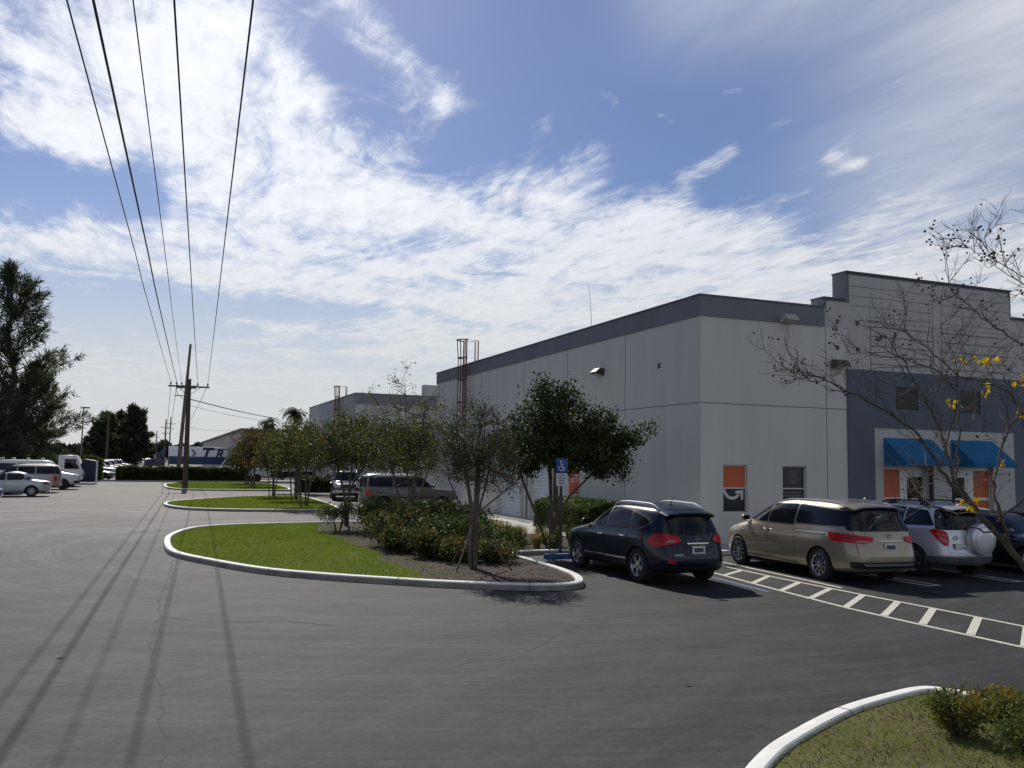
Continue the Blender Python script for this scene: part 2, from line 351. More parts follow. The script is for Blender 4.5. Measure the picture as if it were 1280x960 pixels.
mat('plate_white', (.60, .62, .60), .5, var=.12, vscale=30)
mat('plate_dark', (.07, .075, .08), .6, var=.5, vscale=60)
def paint(name, c, metal=.45, rough=.32): return mat(name, c, rough, metal=metal, coat=1.0, spec=.5)
paint('paint_navy', (.003, .007, .022), .0, .3); M['paint_navy'].node_tree.nodes['Principled BSDF'].inputs['Coat Weight'].default_value = .55; M['paint_navy'].node_tree.nodes['Principled BSDF'].inputs['Specular IOR Level'].default_value = .2
paint('paint_gold', (.33, .28, .205), .5, .34)
paint('paint_silver', (.62, .64, .67), .45, .34)
paint('paint_black', (.008, .008, .010), .1, .25)
paint('paint_white', (.66, .67, .67), 0, .3)
paint('paint_olive', (.11, .105, .09), .3, .45)
paint('paint_lightsilver', (.42, .47, .47), .5, .35)
paint('paint_beige', (.30, .28, .26), .4, .4)
paint('paint_blue', (.025, .035, .20), .3, .25)
paint('paint_grey', (.17, .18, .19), .4, .35)
paint('paint_maroon', (.10, .015, .02), .3, .35)
mat('truck_blue', (.004, .012, .05), .35, coat=.5)
mat('stripe_blue', (.008, .04, .13), .5)
mat('letter_navy', (.02, .035, .10), .5)
mat('sign_blue', (.015, .07, .26), .5)
mat('sign_white', (.62, .63, .62), .5)
mat('stop_blue', (.03, .10, .26), .7, var=.3, vscale=8)
mat('dumpster_blue', (.008, .014, .05), .6)
# ------------------------------------------------------------------ ground
def sheet(name, poly, z, m, kind='structure', label=None):
    bm = bmesh.new(); vs_ = [bm.verts.new((x, y, z)) for x, y in poly]; fc = bm.faces.new(vs_)
    if fc.normal.z < 0: fc.normal_flip()
    bm.normal_update()
    if bm.faces[:][0].normal.z < 0: bmesh.ops.reverse_faces(bm, faces=bm.faces[:])
    bmesh.ops.triangulate(bm, faces=bm.faces[:]); me = bpy.data.meshes.new(name); bm.to_mesh(me); bm.free(); me.materials.append(m)
    o = bpy.data.objects.new(name, me); col.objects.link(o)
    if kind: o['kind'] = kind
    if label: o['label'] = label
    return o
sheet('terrain', [(-3000, -600), (3000, -600), (3000, 4500), (-3000, 4500)], -.03, M['far_ground'])
sheet('asphalt_lot', [(-70, -60), (70, -60), (70, 91.6), (-70, 91.6)], 0, M['asphalt'])
sheet('sand_yard', [(-6.6, 92.2), (-2.2, 92.2), (34, 93), (60, 175), (-1.3, 175), (-1.9, 420), (-6.4, 420)], -.012, M['sand_road'])
sheet('parking_verge', [(-14, 92.2), (-6.6, 92.2), (-6.4, 420), (-14, 420)], -.014, M['sand_road'])

def kerb(name, poly, w=.17, h=.13, m=None, closed=True):
    n = len(poly); P = [Vector((x, y, 0)) for x, y in poly]
    area = sum(P[i].x*P[(i+1) % n].y-P[(i+1) % n].x*P[i].y for i in range(n))
    sgn = 1 if area > 0 else -1
    prof = [(-.012, 0), (0.0, h-.03), (.012, h-.008), (.035, h), (w-.02, h), (w-.004, h-.012), (w, h-.05), (w, .0)]
    vs_ = []; fs = []; k = len(prof); inner = []
    rng = range(n)
    for i in rng:
        if closed: t = (P[(i+1) % n]-P[i-1])
        else: t = P[min(i+1, n-1)]-P[max(i-1, 0)]
        t.normalize(); nrm = Vector((-t.y, t.x, 0))*sgn
        for a, z in prof: q = P[i]+nrm*a; vs_.append((q.x, q.y, z))
        q = P[i]+nrm*(w-.01); inner.append((q.x, q.y))
    for i in range(n if closed else n-1):
        j = (i+1) % n
        for a in range(k-1): fs.append((i*k+a, j*k+a, j*k+a+1, i*k+a+1))
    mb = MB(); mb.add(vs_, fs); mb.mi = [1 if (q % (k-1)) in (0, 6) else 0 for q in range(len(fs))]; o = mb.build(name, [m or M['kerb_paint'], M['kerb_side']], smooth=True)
    o['kind'] = 'structure'
    bm = bmesh.new(); bm.from_mesh(o.data); bmesh.ops.recalc_face_normals(bm, faces=bm.faces[:])
    bm.to_mesh(o.data); bm.free()
    # dark cast joints
    jm = MB(); acc = 0; nxt = 1.3
    for i in range(n if closed else n-1):
        a, b = P[i], P[(i+1) % n]; sl = (b-a).length
        while acc+sl > nxt:
            t = (b-a).normalized(); nrm = Vector((-t.y, t.x, 0))*sgn; c = a+t*(nxt-acc)
            q = [c+t*e_*.006+nrm*(x_-(.003 if x_ < w/2 else -.003))+Vector((0, 0, z_+.0025)) for x_, z_ in prof for e_ in (-1, 1)]
            jm.add(q, [(2*u, 2*u+1, 2*u+3, 2*u+2) for u in range(k-1)]); nxt += random.uniform(2.2, 3.2)
        acc += sl
    jo = jm.build('kerb_joint', M['kerb_joint']); jo['kind'] = 'structure'
    return inner
isl1 = smooth_closed([(.22, 25.7), (.42, 23.4), (1.14, 21.5), (2.1, 19.6), (3.2, 18.35), (4.3, 17.4), (5.3, 16.62), (6.4, 15.98), (7.2, 15.72), (7.85, 15.9), (8.3, 16.8), (8.5, 18.0), (8.56, 19.6), (8.6, 21.0), (8.95, 21.75), (10.4, 21.85), (12.6, 21.85), (13.25, 22.4), (13.2, 24.6), (12.0, 26.6), (10.3, 28.8), (8.8, 31.8), (7.9, 33.3), (6.6, 33.6), (2.9, 32.9), (1.15, 31.6), (.35, 28.7)])
isl2 = smooth_closed([(.28, 47.6), (.6, 45.2), (1.5, 43.3), (3.2, 42.25), (5.4, 41.75), (7.1, 41.6), (8.0, 42.3), (8.4, 45.0), (8.62, 51), (8.6, 56.2), (8.1, 57.3), (4.7, 56.2), (1.8, 52.2), (.55, 49.8)])
isl3 = smooth_closed([(.40, 77.9), (.7, 71.9), (1.8, 68.9), (4.5, 68.2), (8.4, 68.0), (9.4, 69.4), (9.9, 75.5), (9.8, 82.5), (8.8, 86.4), (2.4, 87.4), (.8, 82.6)])
isl4 = smooth_closed([(3.3, 4.5), (4.0, 5.55), (4.66, 6.15), (5.34, 6.57), (6.31, 7.05), (7.21, 7.33), (7.75, 7.42), (8.0, 7.2), (8.12, 6.8), (8.15, 5.9), (8.1, 4.4), (7.6, 2.6), (5.4, 1.6), (3.5, 2.2), (2.9, 3.4)])
in1 = kerb('kerb', isl1); in2 = kerb('kerb', isl2); in3 = kerb('kerb', isl3); in4 = kerb('kerb', isl4, w=.16)
sheet('mulch_bed', in1, .075, M['mulch'])
lawn1 = [(.22, 25.7), (.42, 23.4), (1.14, 21.5), (2.1, 19.6), (3.2, 18.35), (4.3, 17.4), (5.15, 16.75), (5.35, 18.6), (5.1, 20.4), (5.45, 22.6), (5.2, 25.0), (5.3, 27.0), (5.05, 29.6), (5.6, 32.4), (5.7, 33.3), (2.9, 32.9), (1.15, 31.6), (.35, 28.7)]
def shrink(poly, d):
    n = len(poly); out = []
    ar = sum(poly[i][0]*poly[(i+1) % n][1]-poly[(i+1) % n][0]*poly[i][1] for i in range(n)); s = 1 if ar > 0 else -1
    for i in range(n):
        a, b, c = poly[i-1], poly[i], poly[(i+1) % n]; t = Vector((c[0]-a[0], c[1]-a[1])); t.normalize()
        out.append((b[0]-t.y*d*s, b[1]+t.x*d*s))
    return out
lawn1s = shrink(lawn1, .15)
sheet('lawn', lawn1s, .092, M['grass_soil']); sheet('lawn', in2, .09, M['grass_soil']); sheet('lawn', in3, .09, M['grass_soil'])
sheet('planting_bed', in4, .085, M['patchy_soil'])

rs = np.random.RandomState(5)
def inside(poly, x, y):
    c = np.zeros(len(x), bool); n = len(poly)
    for i in range(n):
        x0, y0 = poly[i]; x1, y1 = poly[(i+1) % n]
        if y0 == y1: continue
        m_ = ((y0 > y) != (y1 > y)) & (x < (x1-x0)*(y-y0)/(y1-y0)+x0); c ^= m_
    return c
def blades(name, poly, n, z, hmin, hmax, w, m, label, clump=None, ylim=None):
    xs = [p[0] for p in poly]; ys = [p[1] for p in poly]
    x = rs.uniform(min(xs), max(xs), n); y = rs.uniform(min(ys), max(ys), n)
    k = inside(poly, x, y)
    if ylim: k &= y > ylim
    if clump is not None:
        v = np.sin(x*clump+1.3*np.sin(y*clump*.7))*np.sin(y*clump*1.1+.8*np.sin(x*clump*.6)); k &= (v > rs.uniform(-1.6, .75, n))
    x = x[k]; y = y[k]; n = len(x); h = rs.uniform(hmin, hmax, n); a = rs.uniform(0, math.pi, n)
    lx = rs.normal(0, .45, n)*h; ly = rs.normal(0, .45, n)*h
    V = np.zeros((n, 3, 3)); V[:, 0] = np.stack([x-np.cos(a)*w/2, y-np.sin(a)*w/2, np.full(n, z)], 1)
    V[:, 1] = np.stack([x+np.cos(a)*w/2, y+np.sin(a)*w/2, np.full(n, z)], 1); V[:, 2] = np.stack([x+lx, y+ly, z+h], 1)
    me = bpy.data.meshes.new(name); me.vertices.add(n*3); me.vertices.foreach_set('co', V.ravel())
    me.loops.add(n*3); me.loops.foreach_set('vertex_index', np.arange(n*3)); me.polygons.add(n); me.polygons.foreach_set('loop_start', np.arange(0, n*3, 3))
    me.materials.append(m); me.update(); me.validate()
    o = bpy.data.objects.new(name, me); col.objects.link(o); tag(o, label, 'grass', kind='stuff'); return o
blades('grass', lawn1s, 110000, .09, .025, .065, .014, M['grass_blade'], 'bright mown grass on the nearest big kerbed island')
blades('grass', shrink(in2, .02), 60000, .085, .03, .08, .03, M['grass_blade'], 'mown grass on the middle kerbed island')
blades('grass', shrink(in3, .02), 45000, .085, .03, .09, .04, M['grass_blade'], 'mown grass on the far kerbed island by the wooden pole')
blades('grass', shrink(in4, .03), 110000, .08, .015, .045, .0055, M['grass_blade'], 'short patchy grass on the island corner at the bottom right', clump=1.7, ylim=4.6)
blades('dry_grass', shrink(in4, .03), 42000, .08, .015, .05, .006, M['dry_blade'], 'dry yellowish grass mixed into the bottom right island corner', clump=4.3, ylim=4.6)
blades('grass', [(5.0, 18.4), (5.6, 17.0), (6.2, 17.2), (5.9, 18.8), (5.7, 20.4), (6.0, 22.6), (5.8, 25), (5.8, 27), (5.7, 29.6), (6.3, 32.4), (5.4, 32.4), (5.0, 29), (4.9, 25), (5.2, 22)], 5200, .08, .02, .06, .014, M['grass_blade'], 'stray grass creeping from the island lawn into the mulch', clump=2.2)
# wood chips on the beds
def chips(name, poly, n, z, s, label):
    xs = [p[0] for p in poly]; ys = [p[1] for p in poly]; x = rs.uniform(min(xs), max(xs), n); y = rs.uniform(min(ys), max(ys), n); k = inside(poly, x, y)
    if name == 'bark_mulch' and poly is in1: k &= ~inside(lawn1s, x, y)
    mb = MB()
    for a, b in zip(x[k], y[k]):
        l = s*random.uniform(.6, 1.6); w_ = s*random.uniform(.25, .5); an = random.uniform(0, math.pi); c_, s_ = math.cos(an), math.sin(an); tl = random.uniform(-.02, .03)
        q = [(-l, -w_), (l, -w_*.7), (l*.8, w_), (-l*.9, w_*.8)]
        vs_ = [(a+u*c_-v*s_, b+u*s_+v*c_, z+random.uniform(0, .012)+(tl if u > 0 else 0)) for u, v in q]; mb.add(vs_, [(0, 1, 2, 3)])
    o = mb.build(name, M['chip']); tag(o, label, 'mulch', kind='stuff')
chips('bark_mulch', in1, 14000, .085, .035, 'brown bark mulch and dead leaves under the shrubs of the big island')
chips('leaf_litter', in4, 7000, .092, .012, 'scattered dead leaf bits on the bottom right island corner')

# concrete walks
sheet('concrete_apron', [(9.6, 30.6), (10.9, 28.6), (12.5, 26.9), (13.6, 25.2), (15, 25.2), (15, 49.6), (13.4, 49.6), (13.4, 33.5), (9.0, 33.6)], .008, M['concrete'])
mb = MB(); mb.box(13.25, 36, 20.75, 22.415, 0, .13); mb.build('sidewalk', M['concrete'], bevel=.01)['kind'] = 'structure'
mb = MB(); mb.box(13.25, 36, 20.60, 20.745, 0, .135); mb.build('kerb', M['kerb_paint'], bevel=.015)['kind'] = 'structure'
mb = MB(); mb.box(-40, 40, 91.7, 91.95, -.02, .14); mb.build('lot_edge_kerb', M['concrete'])['kind'] = 'structure'

# painted markings
def strip(pts, w, m, name, z=.004):
    mb = MB(); n = len(pts); L_ = []; R_ = []
    for i, p in enumerate(pts):
        a = Vector(pts[max(i-1, 0)]); b = Vector(pts[min(i+1, n-1)]); t = (b-a).normalized(); nn_ = Vector((-t.y, t.x))*w/2
        L_.append((p[0]+nn_.x, p[1]+nn_.y, z)); R_.append((p[0]-nn_.x, p[1]-nn_.y, z))
    mb.add(L_+R_, [(i, n+i, n+i+1, i+1) for i in range(n-1)]); o = mb.build(name, m); o['kind'] = 'structure'
    return o
def marks(name, segs, m, z=.004):
    mb = MB()
    for pts, w in segs:
        n = len(pts); L_ = []; R_ = []
        for i, p in enumerate(pts):
            a = Vector(pts[max(i-1, 0)]); b = Vector(pts[min(i+1, n-1)]); t = (b-a).normalized(); nn_ = Vector((-t.y, t.x))*w/2
            L_.append((p[0]+nn_.x, p[1]+nn_.y, z)); R_.append((p[0]-nn_.x, p[1]-nn_.y, z))
        mb.add(L_+R_, [(i, n+i, n+i+1, i+1) for i in range(n-1)]); z += .0006
    o = mb.build(name, m); o['kind'] = 'structure'; return o
lo = [(12.05, 20.4), (12.0, 17.6), (11.60, 14.6), (11.36, 12.4), (11.33, 10.8), (11.33, 9.0), (11.35, 5.5)]
hi = [(13.02, 20.5), (12.98, 18.4), (12.85, 16.2), (12.84, 13.7), (12.87, 12.0), (12.85, 10.2), (12.85, 5.5)]
segs = [(lo, .10), (hi, .10)]
for (a, b), (c, d) in zip([(11.92, 16.9), (11.72, 15.6), (11.56, 14.5), (11.42, 13.5), (11.37, 12.5), (11.35, 11.6), (11.36, 10.8), (11.35, 9.9), (11.35, 9.0), (11.37, 8.1), (11.37, 7.2)],
                          [(12.92, 17.6), (12.82, 16.5), (12.80, 15.45), (12.80, 14.5), (12.80, 13.6), (12.83, 12.75), (12.83, 11.95), (12.80, 11.0), (12.8, 10.1), (12.8, 9.2), (12.8, 8.3)]):
    segs.append(([(a, b), (c, d)], .13))
marks('hatched_walkway_lines', segs, M['white_line'])
marks('stall_line', [([(13.55, 20.4), (13.52, 19.3), (13.13, 14.54)], .10)], M['white_line'])
marks('blue_stall_line', [([(11.62, 20.4), (11.44, 16.36), (11.26, 14.5)], .09)], M['blue_line'])
for x in (15.38, 17.85, 20.4, 23.0):
    marks('stall_line', [([(x-.16, 20.4), (x-.16, 14.3)], .09), ([(x+.16, 20.4), (x+.16, 14.3)], .09), ([(x-.2, 14.3), (x+.2, 14.3)], .09)], M['white_line'])
for y in (56.6, 60.2, 63.8, 67.4, 71, 74.6, 78.2):
    marks('stall_line', [([(-12.5, y), (-6.6, y)], .1)], M['white_line'])
for y in (38.4, 41.0+2.9, 46.9): marks('stall_line', [([(8.6, y-1.2), (13.2, y-1.2)], .1)], M['white_line'])

# cracks and a sealed seam in the old asphalt
def crack(pts, w, seed, m='kerb_joint'):
    r_ = np.random.RandomState(seed); out = []
    for a, b in zip(pts[:-1], pts[1:]):
        a = np.array(a, float); b = np.array(b, float); k = max(2, int(np.linalg.norm(b-a)/.22))
        for i in range(k): out.append(a+(b-a)*i/k+r_.normal(size=2)*.028)
    mb = MB(); n = len(out); L_ = []; R_ = []
    for i, p in enumerate(out):
        t = out[min(i+1, n-1)]-out[max(i-1, 0)]; t = t/(np.linalg.norm(t)+1e-9); q = np.array([-t[1], t[0]])*w*r_.uniform(.25, 1.0)/2*(.2 if i in (0, n-1) else 1)
        L_.append((p[0]+q[0], p[1]+q[1], .0035)); R_.append((p[0]-q[0], p[1]-q[1], .0035))
    mb.add(L_+R_, [(i, n+i, n+i+1, i+1) for i in range(n-1)]); mb.build('asphalt_crack', M[m])['kind'] = 'structure'
crack([(.35, 22.3), (.3, 19.5), (.12, 16.6), (.10, 14.8), (.0, 12.6), (.04, 11.4)], .035, 1)
crack([(.10, 14.8), (.9, 14.0), (1.9, 13.9), (2.7, 13.1)], .022, 2); crack([(.12, 16.6), (-.7, 17.4), (-1.9, 17.3)], .018, 3)
crack([(.04, 11.4), (.16, 9.8), (.1, 8.3), (.22, 6.8)], .02, 4); crack([(6.3, 12.6), (7.6, 12.9), (9.4, 12.4), (11.2, 12.7)], .014, 5); crack([(3.2, 10.2), (4.6, 10.8), (6.3, 12.6)], .013, 6)
def stain(x, y, r, seed):
    r_ = np.random.RandomState(seed); n = 26; sheet('oil_stain', [(x+r*(1+.25*r_.normal())*math.cos(6.283*i/n), y+r*(1.2+.25*r_.normal())*math.sin(6.283*i/n)) for i in range(n)], .002, M['oil'])
for i, (x, y, r) in enumerate([(-1.0, 12.1, .035), (5.6, 8.6, .03), (9.7, 13.8, .10), (14.3, 13.4, .15)]): stain(x, y, r, 40+i)

# ------------------------------------------------------------------ walls with openings
def wall(mb, frame, W0, W1, H0, H1, ops, depth, nrm, lim=None):
    # frame(u, z, d) -> point, d measured into the wall; ops = (u0,u1,z0,z1)
    us = sorted({W0, W1, *[o[0] for o in ops], *[o[1] for o in ops]}); zs = sorted({H0, H1, *[o[2] for o in ops], *[o[3] for o in ops]})
    for i in range(len(us)-1):
        for j in range(len(zs)-1):
            u0, u1, z0, z1 = us[i], us[i+1], zs[j], zs[j+1]
            if any(o[0] <= u0 and u1 <= o[1] and o[2] <= z0 and z1 <= o[3] for o in ops): continue
            mb.add([frame(u0, z0, 0), frame(u1, z0, 0), frame(u1, z1, 0), frame(u0, z1, 0)], [(0, 1, 2, 3)])
    for u0, u1, z0, z1 in ops:
        for (a, b), (c, d) in (((u0, z0), (u1, z0)), ((u1, z0), (u1, z1)), ((u1, z1), (u0, z1)), ((u0, z1), (u0, z0))):
            mb.add([frame(a, b, 0), frame(c, d, 0), frame(c, d, depth), frame(a, b, depth)], [(0, 1, 2, 3)])
YF, XS = 22.42, 15.0
ff = lambda off=0: (lambda u, z, d: (u, YF-off+d, z))
fs_ = lambda off=0: (lambda u, z, d: (XS-off+d, u, z))
B = empty('storage_building', (15, 22.42, 0)); tag(B, 'large grey stucco storage warehouse with slate parapet band and blue awnings', 'building')
def part(mb, name, m, parent=B, **k):
    o = mb.build(name, m, None, **k); o.parent = parent
    P_ = parent
    while P_ is not None:
        o.location = Vector(o.location)-Vector(P_.location); P_ = P_.parent
    return o
W1o, W2o = (15.80, 16.69, 1.05, 2.50), (18.0, 18.92, 1.05, 2.50)
doors = [(33.15, 35.2, .02, 2.5), (36.45, 39.1, .02, 2.5)]
mb = MB()
wall(mb, ff(), 15, 20.58, 0, 7.6, [W1o, W2o], .14, 0)
wall(mb, fs_(), 22.42, 49.8, 0, 7.6, doors, .16, 0)
mb.box(15.3, 36, 49.79, 49.8, 0, 7.6); mb.box(35.9, 36, 22.7, 49.7, 0, 7.6)
mb.add([(15, 22.42, 7.3), (36, 22.42, 7.3), (36, 49.8, 7.3), (15, 49.8, 7.3)], [(0, 1, 2, 3)])
part(mb, 'wall', M['stucco'])
mb = MB()                        # pale stepped facade over the entrance
wall(mb, ff(), 20.58, 36, 5.6, 7.6, [], .1, 0); wall(mb, ff(), 28.6, 36, 0, 5.6, [], .1, 0)
part(mb, 'facade_wall', M['stucco_light'])
mb = MB(); mb.box(19.68, 20.64, 22.425, 23.0, 7.2, 7.92); mb.box(20.62, 28.12, 22.43, 23.05, 7.2, 8.86); mb.box(28.12, 36, 22.43, 23.0, 7.2, 7.9)
part(mb, 'parapet', M['band_paint'])
mb = MB(); mb.box(19.80, 20.70, 22.405, 22.43, 7.0, 7.84); mb.box(20.74, 28.02, 22.405, 22.43, 7.3, 8.78); mb.box(20.70, 20.74, 22.405, 22.43, 7.3, 7.84); mb.box(28.02, 36, 22.405, 22.43, 7.3, 7.82)
part(mb, 'parapet_face', M['stucco_light'])
mb = MB(); mb.box(19.66, 20.60, 22.37, 23.02, 7.925, 7.975); mb.box(20.60, 28.14, 22.37, 23.07, 8.865, 8.915); mb.box(28.145, 36, 22.37, 23.02, 7.905, 7.955)
mb.box(14.93, 15.35, 22.36, 49.85, 7.605, 7.655); mb.box(15.352, 19.655, 22.36, 22.75, 7.605, 7.655)
part(mb, 'coping', M['coping'])
mb = MB(); mb.box(14.965, 14.998, 22.385, 49.82, 6.99, 7.6); mb.box(14.999, 19.67, 22.385, 22.418, 6.99, 7.6)
part(mb, 'parapet_band', M['band_paint'])
# blue panel and pale entrance surround
upw = [(22.57, 23.6, 4.38, 5.22), (25.47, 26.46, 4.38, 5.22)]
mb = MB(); wall(mb, ff(.05), 20.58, 28.6, 0, 5.67, upw+[(21.67, 28.0, 0, 3.78)], .05, 0)
mb.box(20.575, 20.58, 22.372, 22.42, 0, 5.67); mb.box(20.575, 28.6, 22.372, 22.42, 5.67, 5.675)
part(mb, 'blue_panel', M['blue_stucco'])
ent = [(22.02, 24.0, .13, 2.56), (25.0, 26.95, .13, 2.56)]
mb = MB(); wall(mb, ff(.04), 21.67, 28.0, 0, 3.78, ent, .22, 0); part(mb, 'entrance_surround', M['stucco_light'])
# panel joints scored in the stucco
mb = MB()
for y in (27.05, 31.8, 36.2+.15, 42.0, 46.5): mb.box(14.994, 15.0, y-.012, y+.012, 0 if y not in (36.35,) else 2.6, 6.98)
mb.box(14.994, 15.0, 22.45, 49.8, 4.335, 4.36); mb.box(15.0, 20.575, 22.414, 22.42, 4.335, 4.36)
mb.box(19.74, 19.765, 22.4135, 22.42, 0, 6.98); mb.box(19.705, 19.725, 22.40, 22.405, 6.99, 7.8)
for x in (21.6, 24.35, 24.75): mb.box(x-.01, x+.01, 22.398, 22.405, 5.7, 7.79 if x < 22 else 8.45)
for z in (8.42, 8.10, 7.78, 7.46, 7.14, 6.82, 6.5, 6.18, 5.9):
    x0 = 20.75 if z > 7.7 else 21.6
    for a, b in ((x0, 24.35), (24.75, 27.9)): mb.box(a, b, 22.3985, 22.404 if z > 7.4 else 22.418, z-.009, z+.009)
part(mb, 'panel_joint', M['joint'])
# front windows with printed film
def win(op, frame_m, film_top, film_bot, split, yoff):
    u0, u1, z0, z1 = op; fr = MB(); t = .035; y0, y1 = yoff-.03, yoff+.03
    fr.box(u0, u1, y0, y1, z0, z0+t); fr.box(u0, u1, y0, y1, z1-t, z1); fr.box(u0, u0+t, y0, y1, z0+t, z1-t); fr.box(u1-t, u1, y0, y1, z0+t, z1-t)
    if split: fr.box(u0+t, u1-t, y0, y1, split-t/2, split+t/2)
    o = part(fr, 'window', frame_m)
    if split:
        a = MB().box(u0+t, u1-t, yoff-.006, yoff+.006, split+t/2, z1-t); b = MB().box(u0+t, u1-t, yoff-.006, yoff+.006, z0+t, split-t/2)
        part(a, 'upper_pane', film_top, o); part(b, 'lower_pane', film_bot, o)
    else: part(MB().box(u0+t, u1-t, yoff-.006, yoff+.006, z0+t, z1-t), 'pane', film_top, o)
    return o
wa = win(W1o, M['alu_frame'], M['orange_film'], M['window_film'], 1.79, YF+.11); wa['label'] = 'window with orange upper film and white arrow'
wb = win(W2o, M['alu_frame'], M['window_film'], M['window_film'], 1.79, YF+.11); wb['label'] = 'window with dark printed film'
def arc(cx, cz, r, a0, a1, w, y, n=18, sq=1.0):
    P_ = []
    for k in range(n+1):
        a = R(a0+(a1-a0)*k/n); P_.append((cx+r*math.cos(a), cz+r*sq*math.sin(a)))
    L_ = []; R_ = []
    for i, p in enumerate(P_):
        a = Vector(P_[max(i-1, 0)]); b = Vector(P_[min(i+1, n)]); t = (b-a).normalized(); nn_ = Vector((-t.y, t.x))*w/2
        L_.append((p[0]+nn_.x, y, p[1]+nn_.y)); R_.append((p[0]-nn_.x, y, p[1]-nn_.y))
    return L_+R_, [(i, n+1+i, n+2+i, i+1) for i in range(n)]
yy = YF+.11-.009
mb = MB(); mb.add(*arc(16.20, 1.80, .30, 188, 320, .085, yy, sq=1.05))
mb.prism([(16.31, 1.70), (16.60, 1.74), (16.585, 1.44), (16.52, 1.44), (16.50, 1.60), (16.47, 1.63), (16.31, 1.63)], yy-.003, yy-.001, 'y')
part(mb, 'white_arrow', M['print_white'], wa)
mb = MB()
mb.add(*arc(18.46, 2.17, .16, 0, 180, .016, yy)); mb.add(*arc(18.46, 2.17, .10, 0, 180, .012, yy))
for x in (18.30, 18.36, 18.56, 18.62): mb.box(x-.007, x+.007, yy-.002, yy, 1.98, 2.17)
for z in (2.20, 2.13, 2.02, 1.97): mb.box(18.38, 18.54, yy-.002, yy, z-.012, z+.012)
mb.tube([(18.33, yy, 1.97), (18.33, yy, 1.87), (18.27, yy, 1.84)], .005, 5)
for z in (1.66, 1.56): mb.box(18.06, 18.86, yy-.002, yy, z-.016, z+.016) if z < 1.6 else mb.box(18.10, 18.80, yy-.002, yy, z-.014, z+.014)
part(mb, 'faint_drawing', M['faint_print'], wb)
for op in upw: win(op, M['coping'], M['glass_shaded'], None, None, YF-.02)
# entrance glazing: orange panels and dark glass doors in pale frames
def entrance(x0, x1, flip):
    fr = MB(); y0, y1 = YF+.10, YF+.17; H = 2.56
    cuts = [x0, x0+.82, x0+1.05, x1] if not flip else [x0, x0+.85, x0+1.15, x1]
    fr.box(x0, x1, y0, y1, H-.12, H); fr.box(x0, x0+.06, y0, y1, .13, H-.12); fr.box(x1-.06, x1, y0, y1, .13, H-.12)
    fr.box(cuts[1], cuts[2], y0, y1, .13, H-.12)
    dlo, dhi = (cuts[2], cuts[3]-.06) if not flip else (cuts[0]+.06, cuts[1]); plo, phi = (cuts[0]+.06, cuts[1]) if not flip else (cuts[2], cuts[3]-.06)
    fr.box(plo, phi, y0, y1, 1.42, 1.52); fr.box(dlo, dhi, y0, y1, H-.26, H-.12)
    o = part(fr, 'entrance_frame', M['alu_frame'])
    part(MB().box(plo, phi, y0+.03, y0+.04, 1.52, H-.12), 'orange_panel', M['orange_film'], o)
    part(MB().box(plo, phi, y0+.03, y0+.04, .13, 1.42), 'orange_panel', M['orange_film'], o)
    d = MB(); d.box(dlo, dlo+.09, y0+.005, y1-.01, .14, H-.262); d.box(dhi-.09, dhi, y0+.005, y1-.01, .14, H-.262); d.box(dlo+.09, dhi-.09, y0+.005, y1-.01, .14, .36); d.box(dlo+.09, dhi-.09, y0+.005, y1-.01, H-.36, H-.262)
    do = part(d, 'glass_door', M['alu_frame'])
    part(MB().box(dlo+.09, dhi-.09, y0+.03, y0+.04, .36, H-.36), 'pane', M['glass_dark'], do)
    pb = MB().box((dlo+dhi)/2-.14, (dlo+dhi)/2+.14, y0+.022, y0+.027, 1.25, 1.5); part(pb, 'door_notice', M['print_white'], do)
entrance(22.02, 24.0, False); entrance(25.0, 26.95, True)
part(MB().box(23.98, 24.06, 22.25, 22.375, .13, 2.62), 'downpipe', M['lamp_bronze'])
def awning(x0, x1):
    mb = MB(); yb, yf = 22.37, 21.45; zt, zb, zv = 3.47, 2.72, 2.56
    n = 12
    for k in range(n):              # slightly sagging cloth bays
        a, b = x0+(x1-x0)*k/n, x0+(x1-x0)*(k+1)/n
        sa = .012*abs(math.sin(k*math.pi/3)); sb = .012*abs(math.sin((k+1)*math.pi/3))
        mb.add([(a, yb, zt), (b, yb, zt), (b, (yb+yf)/2, (zt+zb)/2-sb), (a, (yb+yf)/2, (zt+zb)/2-sa), (b, yf, zb), (a, yf, zb), (b, yf+.004, zv), (a, yf+.004, zv)], [(0, 3, 2, 1), (3, 5, 4, 2), (5, 7, 6, 4)])
    for x in (x0, x1): mb.add([(x, yb, zt), (x, yf, zb), (x, yf, zv), (x, yb, zv)], [(0, 1, 2, 3)])
    o = part(mb, 'awning', M['awning_blue'])
    fr = MB()
    for k in range(4):
        x = x0+.03+(x1-x0-.06)*k/3; fr.tube([(x, yb, zt-.02), (x, yf+.02, zb-.02), (x, yf+.02, zv+.02), (x, yb, zv+.02)], .012, 6)
    fr.tube([(x0+.03, yb-.01, zt-.03), (x1-.03, yb-.01, zt-.03)], .012, 6); fr.tube([(x0+.03, yf+.02, zb-.02), (x1-.03, yf+.02, zb-.02)], .012, 6)
    part(fr, 'awning_frame', M['galv'], o)
awning(22.04, 24.12); awning(25.0, 26.95)
